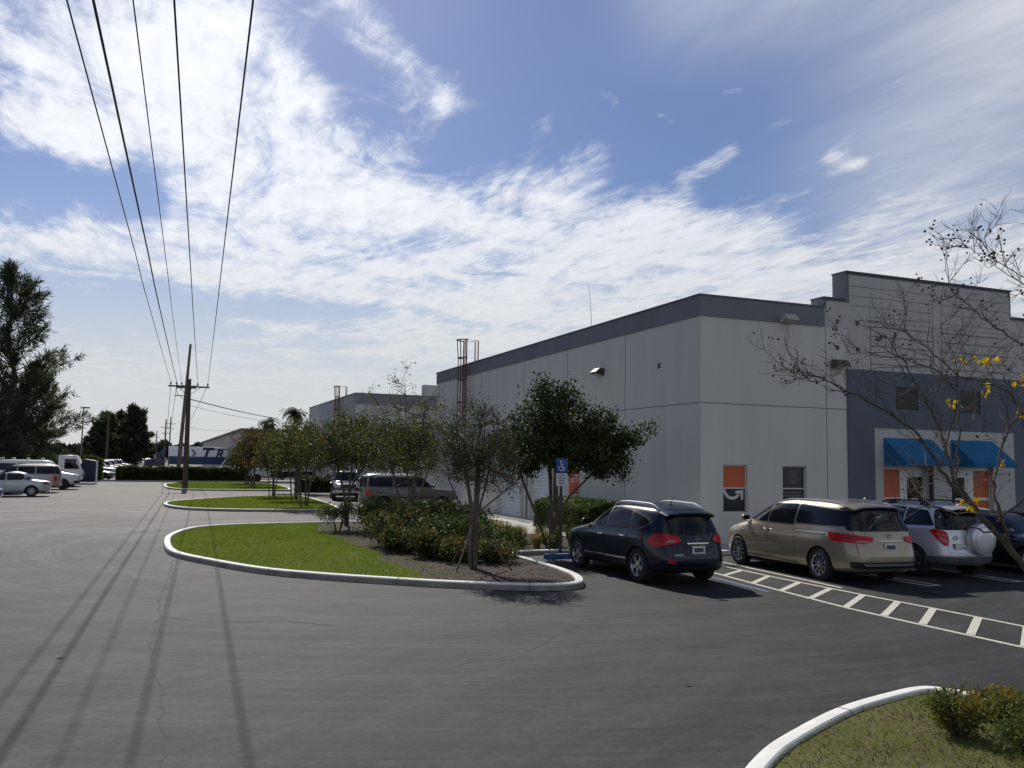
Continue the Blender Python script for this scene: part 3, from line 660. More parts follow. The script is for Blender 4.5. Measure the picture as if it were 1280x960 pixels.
# roll-up doors with ribbed curtains
for y0, y1, z0, z1 in doors:
    mb = MB(); n = 15
    for k in range(n):
        a = z0+(z1-z0)*k/n; h_ = (z1-z0)/n; x = 15.13
        mb.add([(x, y0, a), (x, y1, a), (x-.035, y1, a+h_*.22), (x-.035, y0, a+h_*.22), (x-.035, y1, a+h_*.72), (x-.035, y0, a+h_*.72), (x, y1, a+h_*.95), (x, y0, a+h_*.95), (x, y1, a+h_), (x, y0, a+h_)], [(0, 1, 2, 3), (3, 2, 4, 5), (5, 4, 6, 7), (7, 6, 8, 9)])
    o = part(mb, 'roll_up_door', M['door_metal'])
    part(MB().box(15.06, 15.10, (y0+y1)/2-.12, (y0+y1)/2+.12, .78, .86), 'door_handle', M['galv'], o)
mb = MB()
for y in (32.95, 35.25, 36.2, 39.12): mb.box(14.90, 14.999, y, y+.2, .01, 2.62)
mb.box(14.90, 14.999, 33.151, 35.249, 2.5, 2.62); mb.box(14.90, 14.999, 36.401, 39.119, 2.5, 2.62)
part(mb, 'door_surround', M['stucco_light'])
part(MB().box(14.93, 14.998, 35.72, 35.80, .02, 4.2), 'downpipe', M['galv'])
s = part(MB().box(14.955, 14.999, 30.55, 31.45, 1.28, 2.62), 'orange_sign', M['orange_sign']); 
part(MB().box(14.962, 14.998, 30.50, 31.50, 1.24, 2.66), 'sign_border', M['print_white'], s)
def text(body, size, M4, m, name, parent, extrude=.002, shear=0.0, align='CENTER', space=1.0, bold=.012):
    cu = bpy.data.curves.new(name, 'FONT'); cu.body = body; cu.size = size; cu.extrude = extrude; cu.shear = shear; cu.align_x = align; cu.align_y = 'CENTER'; cu.space_character = space; cu.offset = size*bold
    ob = bpy.data.objects.new(name, cu); col.objects.link(ob); dg = bpy.context.evaluated_depsgraph_get(); me = bpy.data.meshes.new_from_object(ob.evaluated_get(dg))
    bpy.data.objects.remove(ob); me.transform(M4); me.materials.clear(); me.materials.append(m)
    o = bpy.data.objects.new(name, me); col.objects.link(o); 
    if parent is not None:
        o.parent = parent; P_ = parent
        while P_ is not None: o.location = Vector(o.location)-Vector(P_.location); P_ = P_.parent
    return o
side_M = lambda x, y, z: Matrix(((0, 0, -1, x), (-1, 0, 0, y), (0, 1, 0, z), (0, 0, 0, 1)))     # reads from the -X side
front_M = lambda x, y, z: Matrix(((1, 0, 0, x), (0, 0, -1, y), (0, 1, 0, z), (0, 0, 0, 1)))       # reads from the -Y side
text('GET', .42, side_M(14.947, 31.0, 1.86), M['print_white'], 'sign_letters', s); text('OUT', .34, side_M(14.947, 31.0, 2.3), M['print_white'], 'sign_letters', s)
# vents and wall lamps
def vent(x, y, z, side, w=.16, h=.17):
    mb = MB()
    if side: mb.box(14.985, 15.01, y-w/2, y+w/2, z-h/2, z+h/2)
    else: mb.box(x-w/2, x+w/2, 22.39, 22.42, z-h/2, z+h/2)
    part(mb, 'vent', M['lamp_bronze'])
vent(0, 24.79, 5.68, True); vent(0, 29.25, 5.82, True); vent(0, 37.0, 5.9, True)
for x in (20.22, 21.06):
    for z in (7.20, 6.34): vent(x, 0, z, False, .12, .13)
def wall_lamp(pt, out, m):      # forward throwing wall pack
    t = Vector((-out.y, out.x, 0)); P_ = Vector(pt); mb = MB(); w = .23
    prof = [(0, .0), (0, .26), (.20, .26), (.36, .12), (.36, .06), (.05, 0)]
    vs_ = [P_+t*s_*w+out*a+Vector((0, 0, b)) for s_ in (-1, 1) for a, b in prof]; n = len(prof)
    mb.add(vs_, [tuple(range(n))[::-1], tuple(range(n, 2*n))]+[(i, (i+1) % n, n+(i+1) % n, n+i) for i in range(n)])
    o = part(mb, 'wall_lamp', m)
    mb = MB(); q = [P_+t*s_*(w-.03)+out*a+Vector((0, 0, b)) for s_, a, b in ((-1, .08, -.002), (1, .08, -.002), (1, .33, .045), (-1, .33, .045))]; mb.add(q, [(0, 1, 2, 3)]); part(mb, 'lamp_lens', M['lens'], o)
wall_lamp((14.999, 28.84, 5.70), Vector((-1, 0, 0)), M['lamp_bronze']); wall_lamp((20.15, 22.37, 5.66), Vector((0, -1, 0)), M['lamp_bronze']); wall_lamp((18.15, 22.38, 6.98), Vector((0, -1, 0)), M['lamp_beige'])
# caged roof ladder
def ladder(parent, X, Y, ztop, zbot, zpar):
    o_ = MB(); w = .24
    for s_ in (-1, 1):
        o_.tube([(X-.22, Y+s_*w, zbot), (X-.22, Y+s_*w, ztop), (X+.42, Y+s_*w, ztop), (X+.42, Y+s_*w, zpar)], .036, 6)
    z = zbot+.2
    while z < zpar+.1: o_.tube([(X-.22, Y-w, z), (X-.22, Y+w, z)], .014, 5); z += .3
    for z in (zbot+.5, zbot+2.3, zpar-.4):
        for s_ in (-1, 1): o_.tube([(X-.22, Y+s_*w, z), (X, Y+s_*w, z)], .02, 5)
    lad = part(o_, 'roof_ladder', M['rust_red'], parent)
    c = MB(); n = 10
    for k, z in enumerate((ztop, ztop-.95, ztop-2.1, ztop-3.3, ztop-4.5)):
        rr = .44 if k == 0 else .36
        pts = [(X-.22-.36*1.05*math.sin(math.pi*i/n)*rr/.36, Y+rr*math.cos(math.pi*i/n)*1.0, z) for i in range(n+1)]
        c.tube([(X-.22, Y+w, z)]+pts+[(X-.22, Y-w, z)], .032, 6)
    for i in (1, 3, 5, 7, 9):
        pr = lambda rr, z: (X-.22-rr*1.05*math.sin(math.pi*i/n), Y+rr*math.cos(math.pi*i/n), z)
        c.tube([pr(.44, ztop), pr(.36, ztop-.95), pr(.36, ztop-4.6)], .024, 5)
    part(c, 'ladder_cage', M['rust_red'], lad)
ladder(B, 14.95, 43.9, 8.85, 2.2, 7.7)
part(MB().tube([(16, 31.6, 7.3), (15.98, 31.75, 9.0), (15.93, 31.9, 9.85)], [.014, .01, .006], 5), 'antenna', M['galv'])

# second warehouse
B2 = empty('warehouse', (15, 73.2, 0)); tag(B2, 'streaked grey warehouse with a small roof ladder beyond the nearest building', 'building')
mb = MB(); mb.box(15, 42, 73.2, 98, 0, 8.0); part(mb, 'wall', M['stained_wall'], B2)
mb = MB()
mb.box(14.96, 42.1, 73.16, 73.199, 7.1, 8.0); part(mb, 'parapet_band', M['band_paint'], B2)
mb = MB(); mb.box(14.93, 15.3, 73.15, 98.05, 8.002, 8.06); mb.box(15.301, 42, 73.15, 73.5, 8.002, 8.06); part(mb, 'coping', M['coping'], B2)
mb = MB(); mb.box(20.9, 30, 73.17, 74, 8.062, 9.0); part(mb, 'parapet', M['leaf_yellow'] if False else M['stained_wall'], B2)
ladder(B2, 14.95, 79.3, 9.0, 2.2, 8.1)
# metal shed at the far yard
B3 = empty('metal_shed', (9.66, 118, 0)); tag(B3, 'long low metal shed with dark open front behind the trucks', 'building')
mb = MB(); mb.box(9.9, 10.1, 118.6, 235, 0, 6.0); mb.box(10.1, 40, 234, 235, 0, 6.0); part(mb, 'side_wall', M['grey_metal'], B3)
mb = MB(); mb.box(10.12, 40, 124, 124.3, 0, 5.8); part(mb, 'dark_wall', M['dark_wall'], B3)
mb = MB(); mb.box(9.4, 42, 117.6, 236, 6.02, 6.22); part(mb, 'roof', M['coping'], B3)
for k in range(7): part(MB().box(10.2+4.4*k, 10.5+4.4*k, 118.1, 118.4, 0, 6.0), 'column', M['grey_metal'], B3)
mb = MB(); mb.box(10.12, 40, 118.0, 118.08, 5.0, 6.0); part(mb, 'fascia', M['dark_wall'], B3)

# ------------------------------------------------------------------ utility poles and wires
def pole(name, x, y, h, r0_, r1_, m, label, lean=(0, 0), group=None, arm=None, armw=1.35, extra=None):
    t = empty(name, (x, y, 0)); tag(t, label, 'utility pole', group)
    n = 9; pts = [(lean[0]*k/n, lean[1]*k/n, h*k/n-.1) for k in range(n+1)]; rad = [r0_+(r1_-r0_)*k/n for k in range(n+1)]
    mb = MB(); mb.tube(pts, rad, 12); mb.build('pole_shaft', m, t, smooth=True)
    if arm:
        for z, w in arm:
            lx, ly = lean[0]*z/h, lean[1]*z/h
            a = MB(); a.box(lx-w, lx+w, ly-.24, ly-.13, z-.06, z+.06); a.build('crossarm', m, t)
            bmb = MB()
            for s_ in (-1, 1): bmb.tube([(lx+s_*.08, ly-.12, z-.65), (lx+s_*w*.55, ly-.15, z-.05)], .018, 5)
            bmb.build('arm_brace', M['galv'] if False else M['pole_wood'], t)
    return t
def insulators(t, xs, y, z, s=1.0):
    for x in xs:
        mb = MB(); mb.lathe([(.0, 0), (.03, 0), (.03, .08), (.075, .09), (.08, .12), (.04, .14), (.07, .17), (.07, .20), (.03, .22), (.035, .27), (0, .28)], 12, Matrix.Translation((x, y, z)) @ Matrix.Scale(s, 4)); mb.build('insulator', M['insulator'], t, smooth=True)
PX, PY = 1.90, 72.33
p1 = pole('utility_pole', PX, PY, 8.55, .21, .15, M['pole_wood'], 'tarry wooden utility pole with a crossarm on the far kerbed island', lean=(-.08, 0), arm=[(7.85, 1.5)])
AX = [.50, .92, 1.28, 2.45, 3.18]
insulators(p1, [a-PX for a in AX], -.185, 7.91)
mb = MB(); mb.box(-1.1, -.3, -.14, .1, 7.1, 7.15); mb.tube([(-1.0, -.2, 7.80), (-.9, -.2, 7.2), (-.2, -.2, 6.7)], .02, 5); mb.build('guy_bracket', M['pole_wood'], p1)
p2 = pole('utility_pole', 1.72, 95, 14.0, .22, .12, M['pole_wood_grey'], 'tall weathered pole standing just behind the tarry pole', lean=(.62, 0), arm=[(9.4, .95)])
insulators(p2, [-.4, .1, 1.1, 1.35], -.185, 9.46)
for k, (x, y, h, w, lab) in enumerate([(.9, 215, 11.0, 1.1, 'nearest of the three small distant poles above the blue truck cab'), (2.3, 262, 13.5, 1.2, 'tallest of the three small distant poles above the blue truck cab'), (-1.3, 300, 10.5, 1.0, 'leftmost of the three small distant poles above the blue truck cab')]):
    q = pole('utility_pole', x, y, h, .22, .13, M['pole_wood'], lab, arm=[(h-2.0, w), (h-3.3, w*.8)], group='distant poles down the road')
pl = pole('wooden_post', -8.8, 172, 9.6, .26, .2, M['pole_wood'], 'plain wooden post in front of the middle dark pine')
lp = empty('light_pole', (-9.6, 128, 0)); tag(lp, 'slim light pole with a short arm beside the big left pine', 'light pole')
MB().tube([(0, 0, 0), (0, 0, 8.6)], [.11, .07], 8).build('pole_shaft', M['pole_wood_grey'], lp)
MB().box(-.25, .75, -.15, .15, 8.55, 8.72).build('lamp_head', M['lamp_bronze'], lp)
# conductors: run over the lot and past the camera
def wire(name, pts, r, label, group):
    o = MB().tube(pts, r, 6).build(name, M['cable'], smooth=True); tag(o, label, 'cable', group); return o
near = [90, 122, 170, 220, 315]; rad = [.012, .019, .0095, .0135, .0135]
WL_ = ['leftmost overhead wire crossing the sky to the pole crossarm', 'thickest overhead wire, second from the left in the sky', 'thin middle overhead wire in the sky, third from the left', 'overhead wire second from the right, running almost straight down the sky', 'rightmost overhead wire, leaning the other way down the sky']
for i, xp in enumerate(near):
    d = f + r1*((xp-640)/1100) - u1*((0-480)/1100); zt = 8.25; t_ = (zt-HCAM)/d.z; N_ = Vector((d.x*t_, d.y*t_, zt)); A_ = Vector((AX[i], PY-.185, 8.15))
    dirv = A_-N_; pts = []
    for k in range(31):
        s_ = -1.1+2.1*k/30; p = N_+dirv*s_; sag = .10*(1-((s_-.25)/.85)**2) if False else 0
        yn = (p.y+45)/(PY+45); pts.append((p.x, p.y, p.z-.30*4*yn*(1-yn)*(1 if p.y > 30 else .7)))
    # keep the end exactly on its insulator
    pts[-1] = tuple(A_)
    wire('overhead_wire', pts, rad[i], WL_[i], 'power lines over the lot')
def sagw(a, b, s_, n=14): a, b = Vector(a), Vector(b); return [tuple(a.lerp(b, k/n)-Vector((0, 0, s_*4*(k/n)*(1-k/n)))) for k in range(n+1)]
mb = MB(); mb.tube(sagw((AX[3], PY, 7.95), (PX+.1, PY+.3, 7.0), .35), .014, 5); mb.tube(sagw((AX[4], PY, 7.95), (PX+.1, PY+.3, 6.6), .5), .014, 5); mb.tube(sagw((AX[0], PY, 7.95), (PX-.1, PY+.3, 6.8), .45), .014, 5)
mb.build('jumper_wire', M['cable'], p1)
for i, (a, b) in enumerate([((AX[0], PY, 8.0), (1.0, 215, 9.1)), ((AX[1], PY, 8.0), (1.4, 215, 9.1)), ((AX[4], PY, 8.0), (1.9, 215, 9.1))]):
    wire('distant_wire', sagw(a, b, 2.6, 20), .018, ['leftmost faint wire dropping behind the crossarm towards the distant poles', 'middle faint wire dropping behind the crossarm towards the distant poles', 'rightmost faint wire dropping behind the crossarm towards the distant poles'][i], 'wires beyond the wooden pole')
wire('service_wire', sagw((PX, PY, 6.9), (14.0, 118, 7.6), .12), .040, 'thick service cable running right from the wooden pole to the palms', None)
wire('service_wire', sagw((PX, PY, 6.4), (16.0, 118, 7.0), .25), .014, 'thin lower service cable running right from the wooden pole', None)
wire('service_wire', sagw((2.0, 95, 5.5), (9.6, 120, 6.1), .3), .015, 'faint lowest cable from the weathered pole to the metal shed', None)

# disabled parking sign
sg = empty('parking_sign', (10.02, 21.55, 0)); tag(sg, 'blue and white disabled parking sign on a dark post before the leafy tree', 'sign')
MB().box(-.035, .035, -.025, .025, 0, 2.45).build('sign_post', M['lamp_bronze'], sg)
MB().box(-.17, .17, -.045, -.028, 2.20, 2.58).build('blue_plate', M['sign_blue'], sg, bevel=.004)
MB().box(-.165, .165, -.045, -.028, 1.84, 2.185).build('white_plate', M['sign_white'], sg, bevel=.004)
mb = MB(); y_ = -.050
mb.add(*arc(-.01, 2.33, .075, 150, 370, .022, y_)); mb.lathe([(0, 0), (.025, 0)], 14, Matrix.Translation((-.03, y_, 2.50)) @ Matrix.Rotation(R(90), 4, 'X'))
mb.box(-.045, -.020, y_-.002, y_, 2.36, 2.47); mb.box(-.02, .05, y_-.002, y_, 2.415, 2.435); mb.box(-.045, .045, y_-.002, y_, 2.345, 2.37); mb.box(.025, .05, y_-.002, y_, 2.27, 2.345); mb.box(.05, .085, y_-.002, y_, 2.265, 2.285)
mb.build('wheelchair_symbol', M['sign_white'], sg)
for k, (tx, sz) in enumerate((('PARKING BY', .045), ('DISABLED', .052), ('PERMIT', .052), ('ONLY', .052))):
    o = text(tx, sz, front_M(0, -.047, 2.13-.072*k), M['letter_navy'], 'sign_letters', None); o.parent = sg
def wheelstop(x, y, m, label):
    mb = MB(); mb.prism([(-.08, 0), (.08, 0), (.06, .12), (-.06, .12)], -.85, .85, 'x'); o = mb.build('wheel_stop', m, bevel=.012); o.location = (x, y, .002); tag(o, label, 'wheel stop'); return o
wheelstop(10.15, 20.95, M['stop_blue'], 'blue painted wheel stop at the head of the disabled bay')

# dumpster and yard things on the left
dp_ = empty('dumpster', (-6.1, 84.5, 0)); tag(dp_, 'dark blue dumpster with sloping lid at the far left of the lot', 'dumpster')
mb = MB(); mb.prism([(-1.1, .15), (1.0, .15), (1.1, 1.95), (.2, 2.1), (-1.1, 1.75)], -1.0, 1.0, 'y'); mb.build('bin', M['dumpster_blue'], dp_, bevel=.03)
mb = MB(); mb.box(-1.15, 1.15, -1.03, -.97, 1.3, 1.4); mb.box(-1.15, 1.15, -1.03, -.97, .5, .58); mb.build('rib', M['dumpster_blue'], dp_)
gp = MB().tube([(-4.95, 83.2, 0), (-4.95, 83.2, 2.0)], .07, 8).build('bollard', M['trailer_white']); tag(gp, 'white metal post at the right of the dark dumpster', 'post')
# ------------------------------------------------------------------ vehicles
def ring(xf, zf, xr, zr, w, n, e):
    out = []; xc = (xf+xr)/2; a = (xf-xr)/2
    for k in range(n):
        t = 2*math.pi*(k+.5)/n; c, s = math.cos(t), math.sin(t)
        x = xc+a*math.copysign(abs(c)**(2/e), c); y = w*math.copysign(abs(s)**(2/e), s)
        q = (x-xr)/(xf-xr); out.append((x, y, zr+(zf-zr)*q))
    return out
def car_body(levels, wheels, rw, mats, n=72, sub=4, hw=None, crown=.035, trim_z=None, e=5.0):
    L_ = cr(levels, sub); vs_ = []; fs = []; k = len(L_)
    for i, (xf, zf, xr, zr, w) in enumerate(L_):
        q = i/(k-1); vs_ += ring(xf, zf, xr, zr, w, n, e-(1.2*q if e < 6 else .5*q))
    for i in range(k-1):
        for j in range(n): fs.append((i*n+j, i*n+(j+1) % n, (i+1)*n+(j+1) % n, (i+1)*n+j))
    # bottom and crowned roof caps
    top = L_[-1]; b = (k-1)*n; prev = b
    for m_, (sx_, sw_, dz_) in enumerate(((.8, .72, .6), (.5, .42, .9))):
        xf, zf, xr, zr, w = top; xc = (xf+xr)/2; base = len(vs_)
        vs_ += [(xc+(p[0]-xc)*sx_, p[1]*sw_, p[2]+crown*dz_) for p in vs_[b:b+n]]
        for j in range(n): fs.append((prev+j, prev+(j+1) % n, base+(j+1) % n, base+j))
        prev = base
    c_ = len(vs_); vs_.append(((top[0]+top[2])/2, 0, (top[1]+top[3])/2+crown)); fs += [(prev+j, prev+(j+1) % n, c_) for j in range(n)]
    bx = len(vs_); vs_.append(((levels[0][0]+levels[0][2])/2, 0, levels[0][1]-.0)); fs += [((j+1) % n, j, bx) for j in range(n)]
    me = bpy.data.meshes.new('body'); me.from_pydata(vs_, [], fs); me.update()
    bm = bmesh.new(); bm.from_mesh(me); bmesh.ops.recalc_face_normals(bm, faces=bm.faces[:])
    full = BVHTree.FromBMesh(bm)
    bm.to_mesh(me); bm.free()
    for m_ in mats: me.materials.append(m_)
    if trim_z:
        for p in me.polygons:
            if p.center.z < trim_z: p.material_index = 1
    me.polygons.foreach_set('use_smooth', [True]*len(me.polygons))
    o = bpy.data.objects.new('body', me); col.objects.link(o)
    # wheel openings
    cm = bpy.data.meshes.new('cut'); mb = MB(); cb = bmesh.new(); hw = hw or max(l[4] for l in levels)
    for wx in wheels:
        for s_ in (-1, 1):
            y0, y1 = sorted((s_*(hw-.30), s_*(hw+.3))); ra = rw+.055
            pr = [(wx+ra*math.cos(2*math.pi*j/40), rw-.01+ra*math.sin(2*math.pi*j/40)) for j in range(40)]; mb.prism(pr, y0, y1, 'y')
    cm.from_pydata(mb.v, [], mb.f); cb.from_mesh(cm); bmesh.ops.recalc_face_normals(cb, faces=cb.faces[:]); cb.to_mesh(cm); cb.free()
    cm.materials.append(M['cavity']); cu = bpy.data.objects.new('cut', cm); col.objects.link(cu)
    md = o.modifiers.new('b', 'BOOLEAN'); md.operation = 'DIFFERENCE'; md.solver = 'EXACT'; md.object = cu; md.material_mode = 'TRANSFER'
    dg = bpy.context.evaluated_depsgraph_get(); dg.update(); nm = bpy.data.meshes.new_from_object(o.evaluated_get(dg)); o.modifiers.clear(); o.data = nm; nm.name = 'body'
    try: nm.set_sharp_from_angle(angle=R(42))
    except Exception: pass
    bpy.data.objects.remove(cu)
    return o, full
def rnd(poly, k=2, q=.22):
    P_ = [Vector(p) for p in poly]; n = len(P_); out = []
    for i in range(n):             # small fixed-radius corners
        p = P_[i]; a = P_[i-1]-p; b = P_[(i+1) % n]-p; c = min(.05, a.length*.32, b.length*.32)
        p0 = p+a.normalized()*c; p1 = p+b.normalized()*c
        for t in (0, .33, .67, 1): out.append(p0*(1-t)**2+p*2*t*(1-t)+p1*t*t)
    return [tuple(p) for p in out]
VIEWS = {'L': ((0, 3, 0), (1, 0, 0), (0, 0, 1), (0, -1, 0)), 'R': ((0, -3, 0), (1, 0, 0), (0, 0, 1), (0, 1, 0)),
         'B': ((-6, 0, 0), (0, 1, 0), (0, 0, 1), (1, 0, 0)), 'F': ((6, 0, 0), (0, 1, 0), (0, 0, 1), (-1, 0, 0)), 'T': ((0, 0, 4), (1, 0, 0), (0, 1, 0), (0, 0, -1))}
def diag(ang, cx=-2.22, cy=.86):      # looking inwards at the corner (cx, +-cy) from the direction ang (degrees, car frame)
    a = R(ang); d = Vector((-math.cos(a), -math.sin(a), 0)); u = Vector((-math.sin(a), math.cos(a), 0)); c = Vector((cx, cy if ang < 180 and ang > 0 else -cy, 0)); return (tuple(c-d*2), tuple(u), (0, 0, 1), tuple(d))
def decal(bvh, poly, view, name, m, parent, off=.004, step=.09, smooth=True, thick=0.0):
    O, U, V_, D = [Vector(q) for q in (VIEWS[view] if isinstance(view, str) else view)]
    bm = bmesh.new(); f_ = bm.faces.new([bm.verts.new((p[0], p[1], 0)) for p in poly])
    xs = [p[0] for p in poly]; ys = [p[1] for p in poly]
    for ax, (a, b) in ((0, (min(xs), max(xs))), (1, (min(ys), max(ys)))):
        c = a+step
        while c < b-1e-4:
            pt = [0, 0, 0]; pt[ax] = c; nr = [0, 0, 0]; nr[ax] = 1
            bmesh.ops.bisect_plane(bm, geom=bm.verts[:]+bm.edges[:]+bm.faces[:], plane_co=pt, plane_no=nr); c += step
    bmesh.ops.triangulate(bm, faces=bm.faces[:])
    for v in bm.verts:
        p = O+U*v.co.x+V_*v.co.y; h, nr, ix, ds = bvh.ray_cast(p, D)
        if h is None or ds > 8: h, nr, ix, ds = bvh.find_nearest(p+D*(O.length-.8 if isinstance(view, str) else 2.0))
        if nr.dot(D) > 0: nr = -nr
        v.co = h-D*off*.4+nr*off
    bm.normal_update(); fl = [f2 for f2 in bm.faces if f2.normal.dot(D) > 0]
    if fl: bmesh.ops.reverse_faces(bm, faces=fl)
    if thick:
        be = [e for e in bm.edges if e.is_boundary]; r_ = bmesh.ops.extrude_edge_only(bm, edges=be)
        for v in [g_ for g_ in r_['geom'] if isinstance(g_, bmesh.types.BMVert)]: v.co += D*thick
        bmesh.ops.recalc_face_normals(bm, faces=bm.faces[:])
    me = bpy.data.meshes.new(name); bm.to_mesh(me); bm.free(); me.materials.append(m)
    if smooth and not thick: me.polygons.foreach_set('use_smooth', [True]*len(me.polygons))
    o = bpy.data.objects.new(name, me); col.objects.link(o); o.parent = parent; return o
def surf(bvh, u, v, view, off=.0):
    O, U, V_, D = [Vector(q) for q in (VIEWS[view] if isinstance(view, str) else view)]
    h, nr, ix, ds = bvh.ray_cast(O+U*u+V_*v, D)
    if h is None: h, nr, ix, ds = bvh.find_nearest(O+U*u+V_*v+D*(O.length-.8))
    return h-D*off
def linepoly(pts, w):
    n = len(pts); L_ = []; R_ = []
    for i, p in enumerate(pts):
        a = Vector(pts[max(i-1, 0)]); b = Vector(pts[min(i+1, n-1)]); t = (b-a).normalized(); q = Vector((-t.y, t.x))*w/2
        L_.append((p[0]+q.x, p[1]+q.y)); R_.append((p[0]-q.x, p[1]-q.y))
    return L_+R_[::-1]
def make_wheel(root, wx, s_, y, r, rr, style, lod=1):
    Mx = Matrix.Translation((wx, s_*y, r)) @ Matrix.Rotation(R(-90*s_), 4, 'X')   # local z points outwards
    n = 40 if lod else 20; w = .11
    mb = MB(); mb.lathe([(rr-.01, -w), (r-.03, -w), (r-.006, -w+.02), (r, -w*.5), (r, w*.5), (r-.006, w-.02), (r-.03, w), (rr+.012, w+.004), (rr, w-.012), (rr-.02, w-.05), (rr-.03, -w)], n, Mx)
    t = mb.build('wheel', M['tyre'], root, smooth=True)
    mb = MB(); mb.lathe([(rr, w-.012), (rr-.012, w-.004), (rr-.028, w-.02), (rr-.035, w-.10)], n, Mx)
    if style == 'steel': mb.lathe([(rr-.03, w-.045), (rr*.6, w-.02), (rr*.35, w-.05), (.0, w-.04)], n, Mx)
    else:
        ns = {'five': 5, 'ten': 10, 'six': 6}[style]
        for k in range(ns):
            a = 2*math.pi*k/ns+.3; wd = {5: .052, 10: .022, 6: .04}[ns]
            c_, q = math.cos(a), math.sin(a); pts = []
            for rad_, hh, ww in ((.03, w-.03, wd*.8), (rr*.55, w-.022, wd*.75), (rr-.02, w-.03, wd*1.05)): pts.append((rad_, hh, ww))
            vs_ = []
            for rad_, hh, ww in pts:
                for sgn, dz in ((-1, 0), (1, 0), (1, -.03), (-1, -.03)): vs_.append(Mx @ Vector((rad_*c_-sgn*ww*q, rad_*q+sgn*ww*c_, hh+dz)))
            fs = []
            for i in range(2):
                for j in range(4): fs.append((i*4+j, i*4+(j+1) % 4, (i+1)*4+(j+1) % 4, (i+1)*4+j))
            mb.add(vs_, fs)
        mb.lathe([(.06, w-.04), (.055, w-.015), (.03, w-.005), (0, w-.003)], 20, Mx)
    mb.build('rim', M['alloy'] if style != 'steel' else M['hub_dark'], t, smooth=True)
    MB().lathe([(0, w-.095), (rr-.03, w-.095)], n, Mx).build('brake_disc', M['hub_dark'], t)
    return t
def mirror(root, bvh, x, z, w, m, lod=1):
    for s_ in (-1, 1):
        p = surf(bvh, x, z, 'L' if s_ > 0 else 'R'); mb = MB(); y = p.y+s_*.11
        bm = bmesh.new(); bmesh.ops.create_icosphere(bm, subdivisions=2, radius=1)
        for v in bm.verts:
            c = v.co; q = Vector([math.copysign(abs(t)**.7, t) for t in c]); v.co = Vector((q.x*.065+x+.03, q.y*.105+y+s_*.02, q.z*.075+z+.06))
        me = bpy.data.meshes.new('wing_mirror'); bm.to_mesh(me); bm.free(); me.polygons.foreach_set('use_smooth', [True]*len(me.polygons)); me.materials.append(m)
        o = bpy.data.objects.new('wing_mirror', me); col.objects.link(o); o.parent = root
        a = MB().box(x-.035, x-.028, y+s_*.02-.08, y+s_*.02+.08, z+.01, z+.11); a.build('mirror_glass', M['chrome'] if False else M['glass_dark'], o)
def vehicle(name, label, cat, S, loc, heading, group=None):
    root = empty(name, (loc[0], loc[1], 0), 0); tag(root, label, cat, group)
    pm = M[S['paint']]
    body, bvh = car_body(S['lv'], S['wx'], S['r'], [pm, M[S.get('trim', 'black_trim')]], n=S.get('n', 72), sub=S.get('sub', 4), trim_z=S.get('trim_z'), e=S.get('e', 5.0), crown=S.get('crown', .035))
    body.parent = root; hw = max(l[4] for l in S['lv'])
    for wx in S['wx']:
        for s_ in (-1, 1): make_wheel(root, wx, s_, hw-.125, S['r'], S.get('rr', S['r']-.115), S.get('rim', 'five'), S.get('lod', 1))
    for poly in S.get('side', []):
        for v in 'LR': decal(bvh, rnd(poly), v, 'side_window', M['glass_dark'], root, .009, .06)
    for poly in S.get('pillar', []):          # gloss black surround behind the panes
        for v in 'LR': decal(bvh, rnd(poly, 1), v, 'window_surround', M['black_trim'], root, .005, .06)
    if 'rear' in S: decal(bvh, rnd(S['rear']), 'B', 'rear_window', M['glass_dark'], root, .006, .08)
    if 'shield' in S: decal(bvh, rnd(S['shield']), 'F', 'windscreen', M['glass_dark'], root, .006, .08)
    for nm, poly, view, m_, off in S.get('decals', []):
        vv = view; decal(bvh, rnd(poly, S.get('rk', 1)) if nm not in ('seam',) else poly, vv, nm, M[m_], root, off, .05 if S.get('lod', 1) else .1)
    for pts, w, view, m_, nm in S.get('lines', []): decal(bvh, linepoly(pts, w), view, nm, M[m_], root, .003, .12)
    for x, z in S.get('handles', []):
        for s_ in (1, -1):
            p = surf(bvh, x, z, 'L' if s_ > 0 else 'R'); mb = MB(); mb.tube([(x-.10, p.y+s_*.004, z), (x-.085, p.y+s_*.035, z+.002), (x+.085, p.y+s_*.035, z+.002), (x+.10, p.y+s_*.004, z)], .013, 8); mb.build('door_handle', M[S.get('handle_m', 'chrome')], root, smooth=True)
    if 'mirror' in S: mirror(root, bvh, S['mirror'][0], S['mirror'][1], hw, M[S.get('mirror_m', S['paint'])])
    if 'plate' in S:
        x_, z_ = S['plate']; p = surf(bvh, 0, z_, 'B'); o = MB().box(p.x-.022, p.x-.006, -.155, .155, z_-.078, z_+.078).build('licence_plate', M['plate_white'], root, bevel=.004)
        MB().box(p.x-.0245, p.x-.0225, -.115, .115, z_-.045, z_+.04).build('plate_characters', M['plate_dark'], o)
    if 'rails' in S:
        for s_ in (1, -1):
            pts = []
            for i in range(13):
                x = S['rails'][0]+(S['rails'][1]-S['rails'][0])*i/12; p = surf(bvh, x, s_*S['rails'][2], 'T'); lift = S['rails'][3]*min(1, math.sin(math.pi*i/12)*2.6); pts.append((x, s_*S['rails'][2], p.z+lift+.004))
            MB().tube(pts, S['rails'][4], 8).build('roof_rail', M[S.get('rail_m', 'satin_rail')], root, smooth=True)
    if 'extra' in S: S['extra'](root, bvh)
    root.rotation_euler = (0, 0, heading); return root

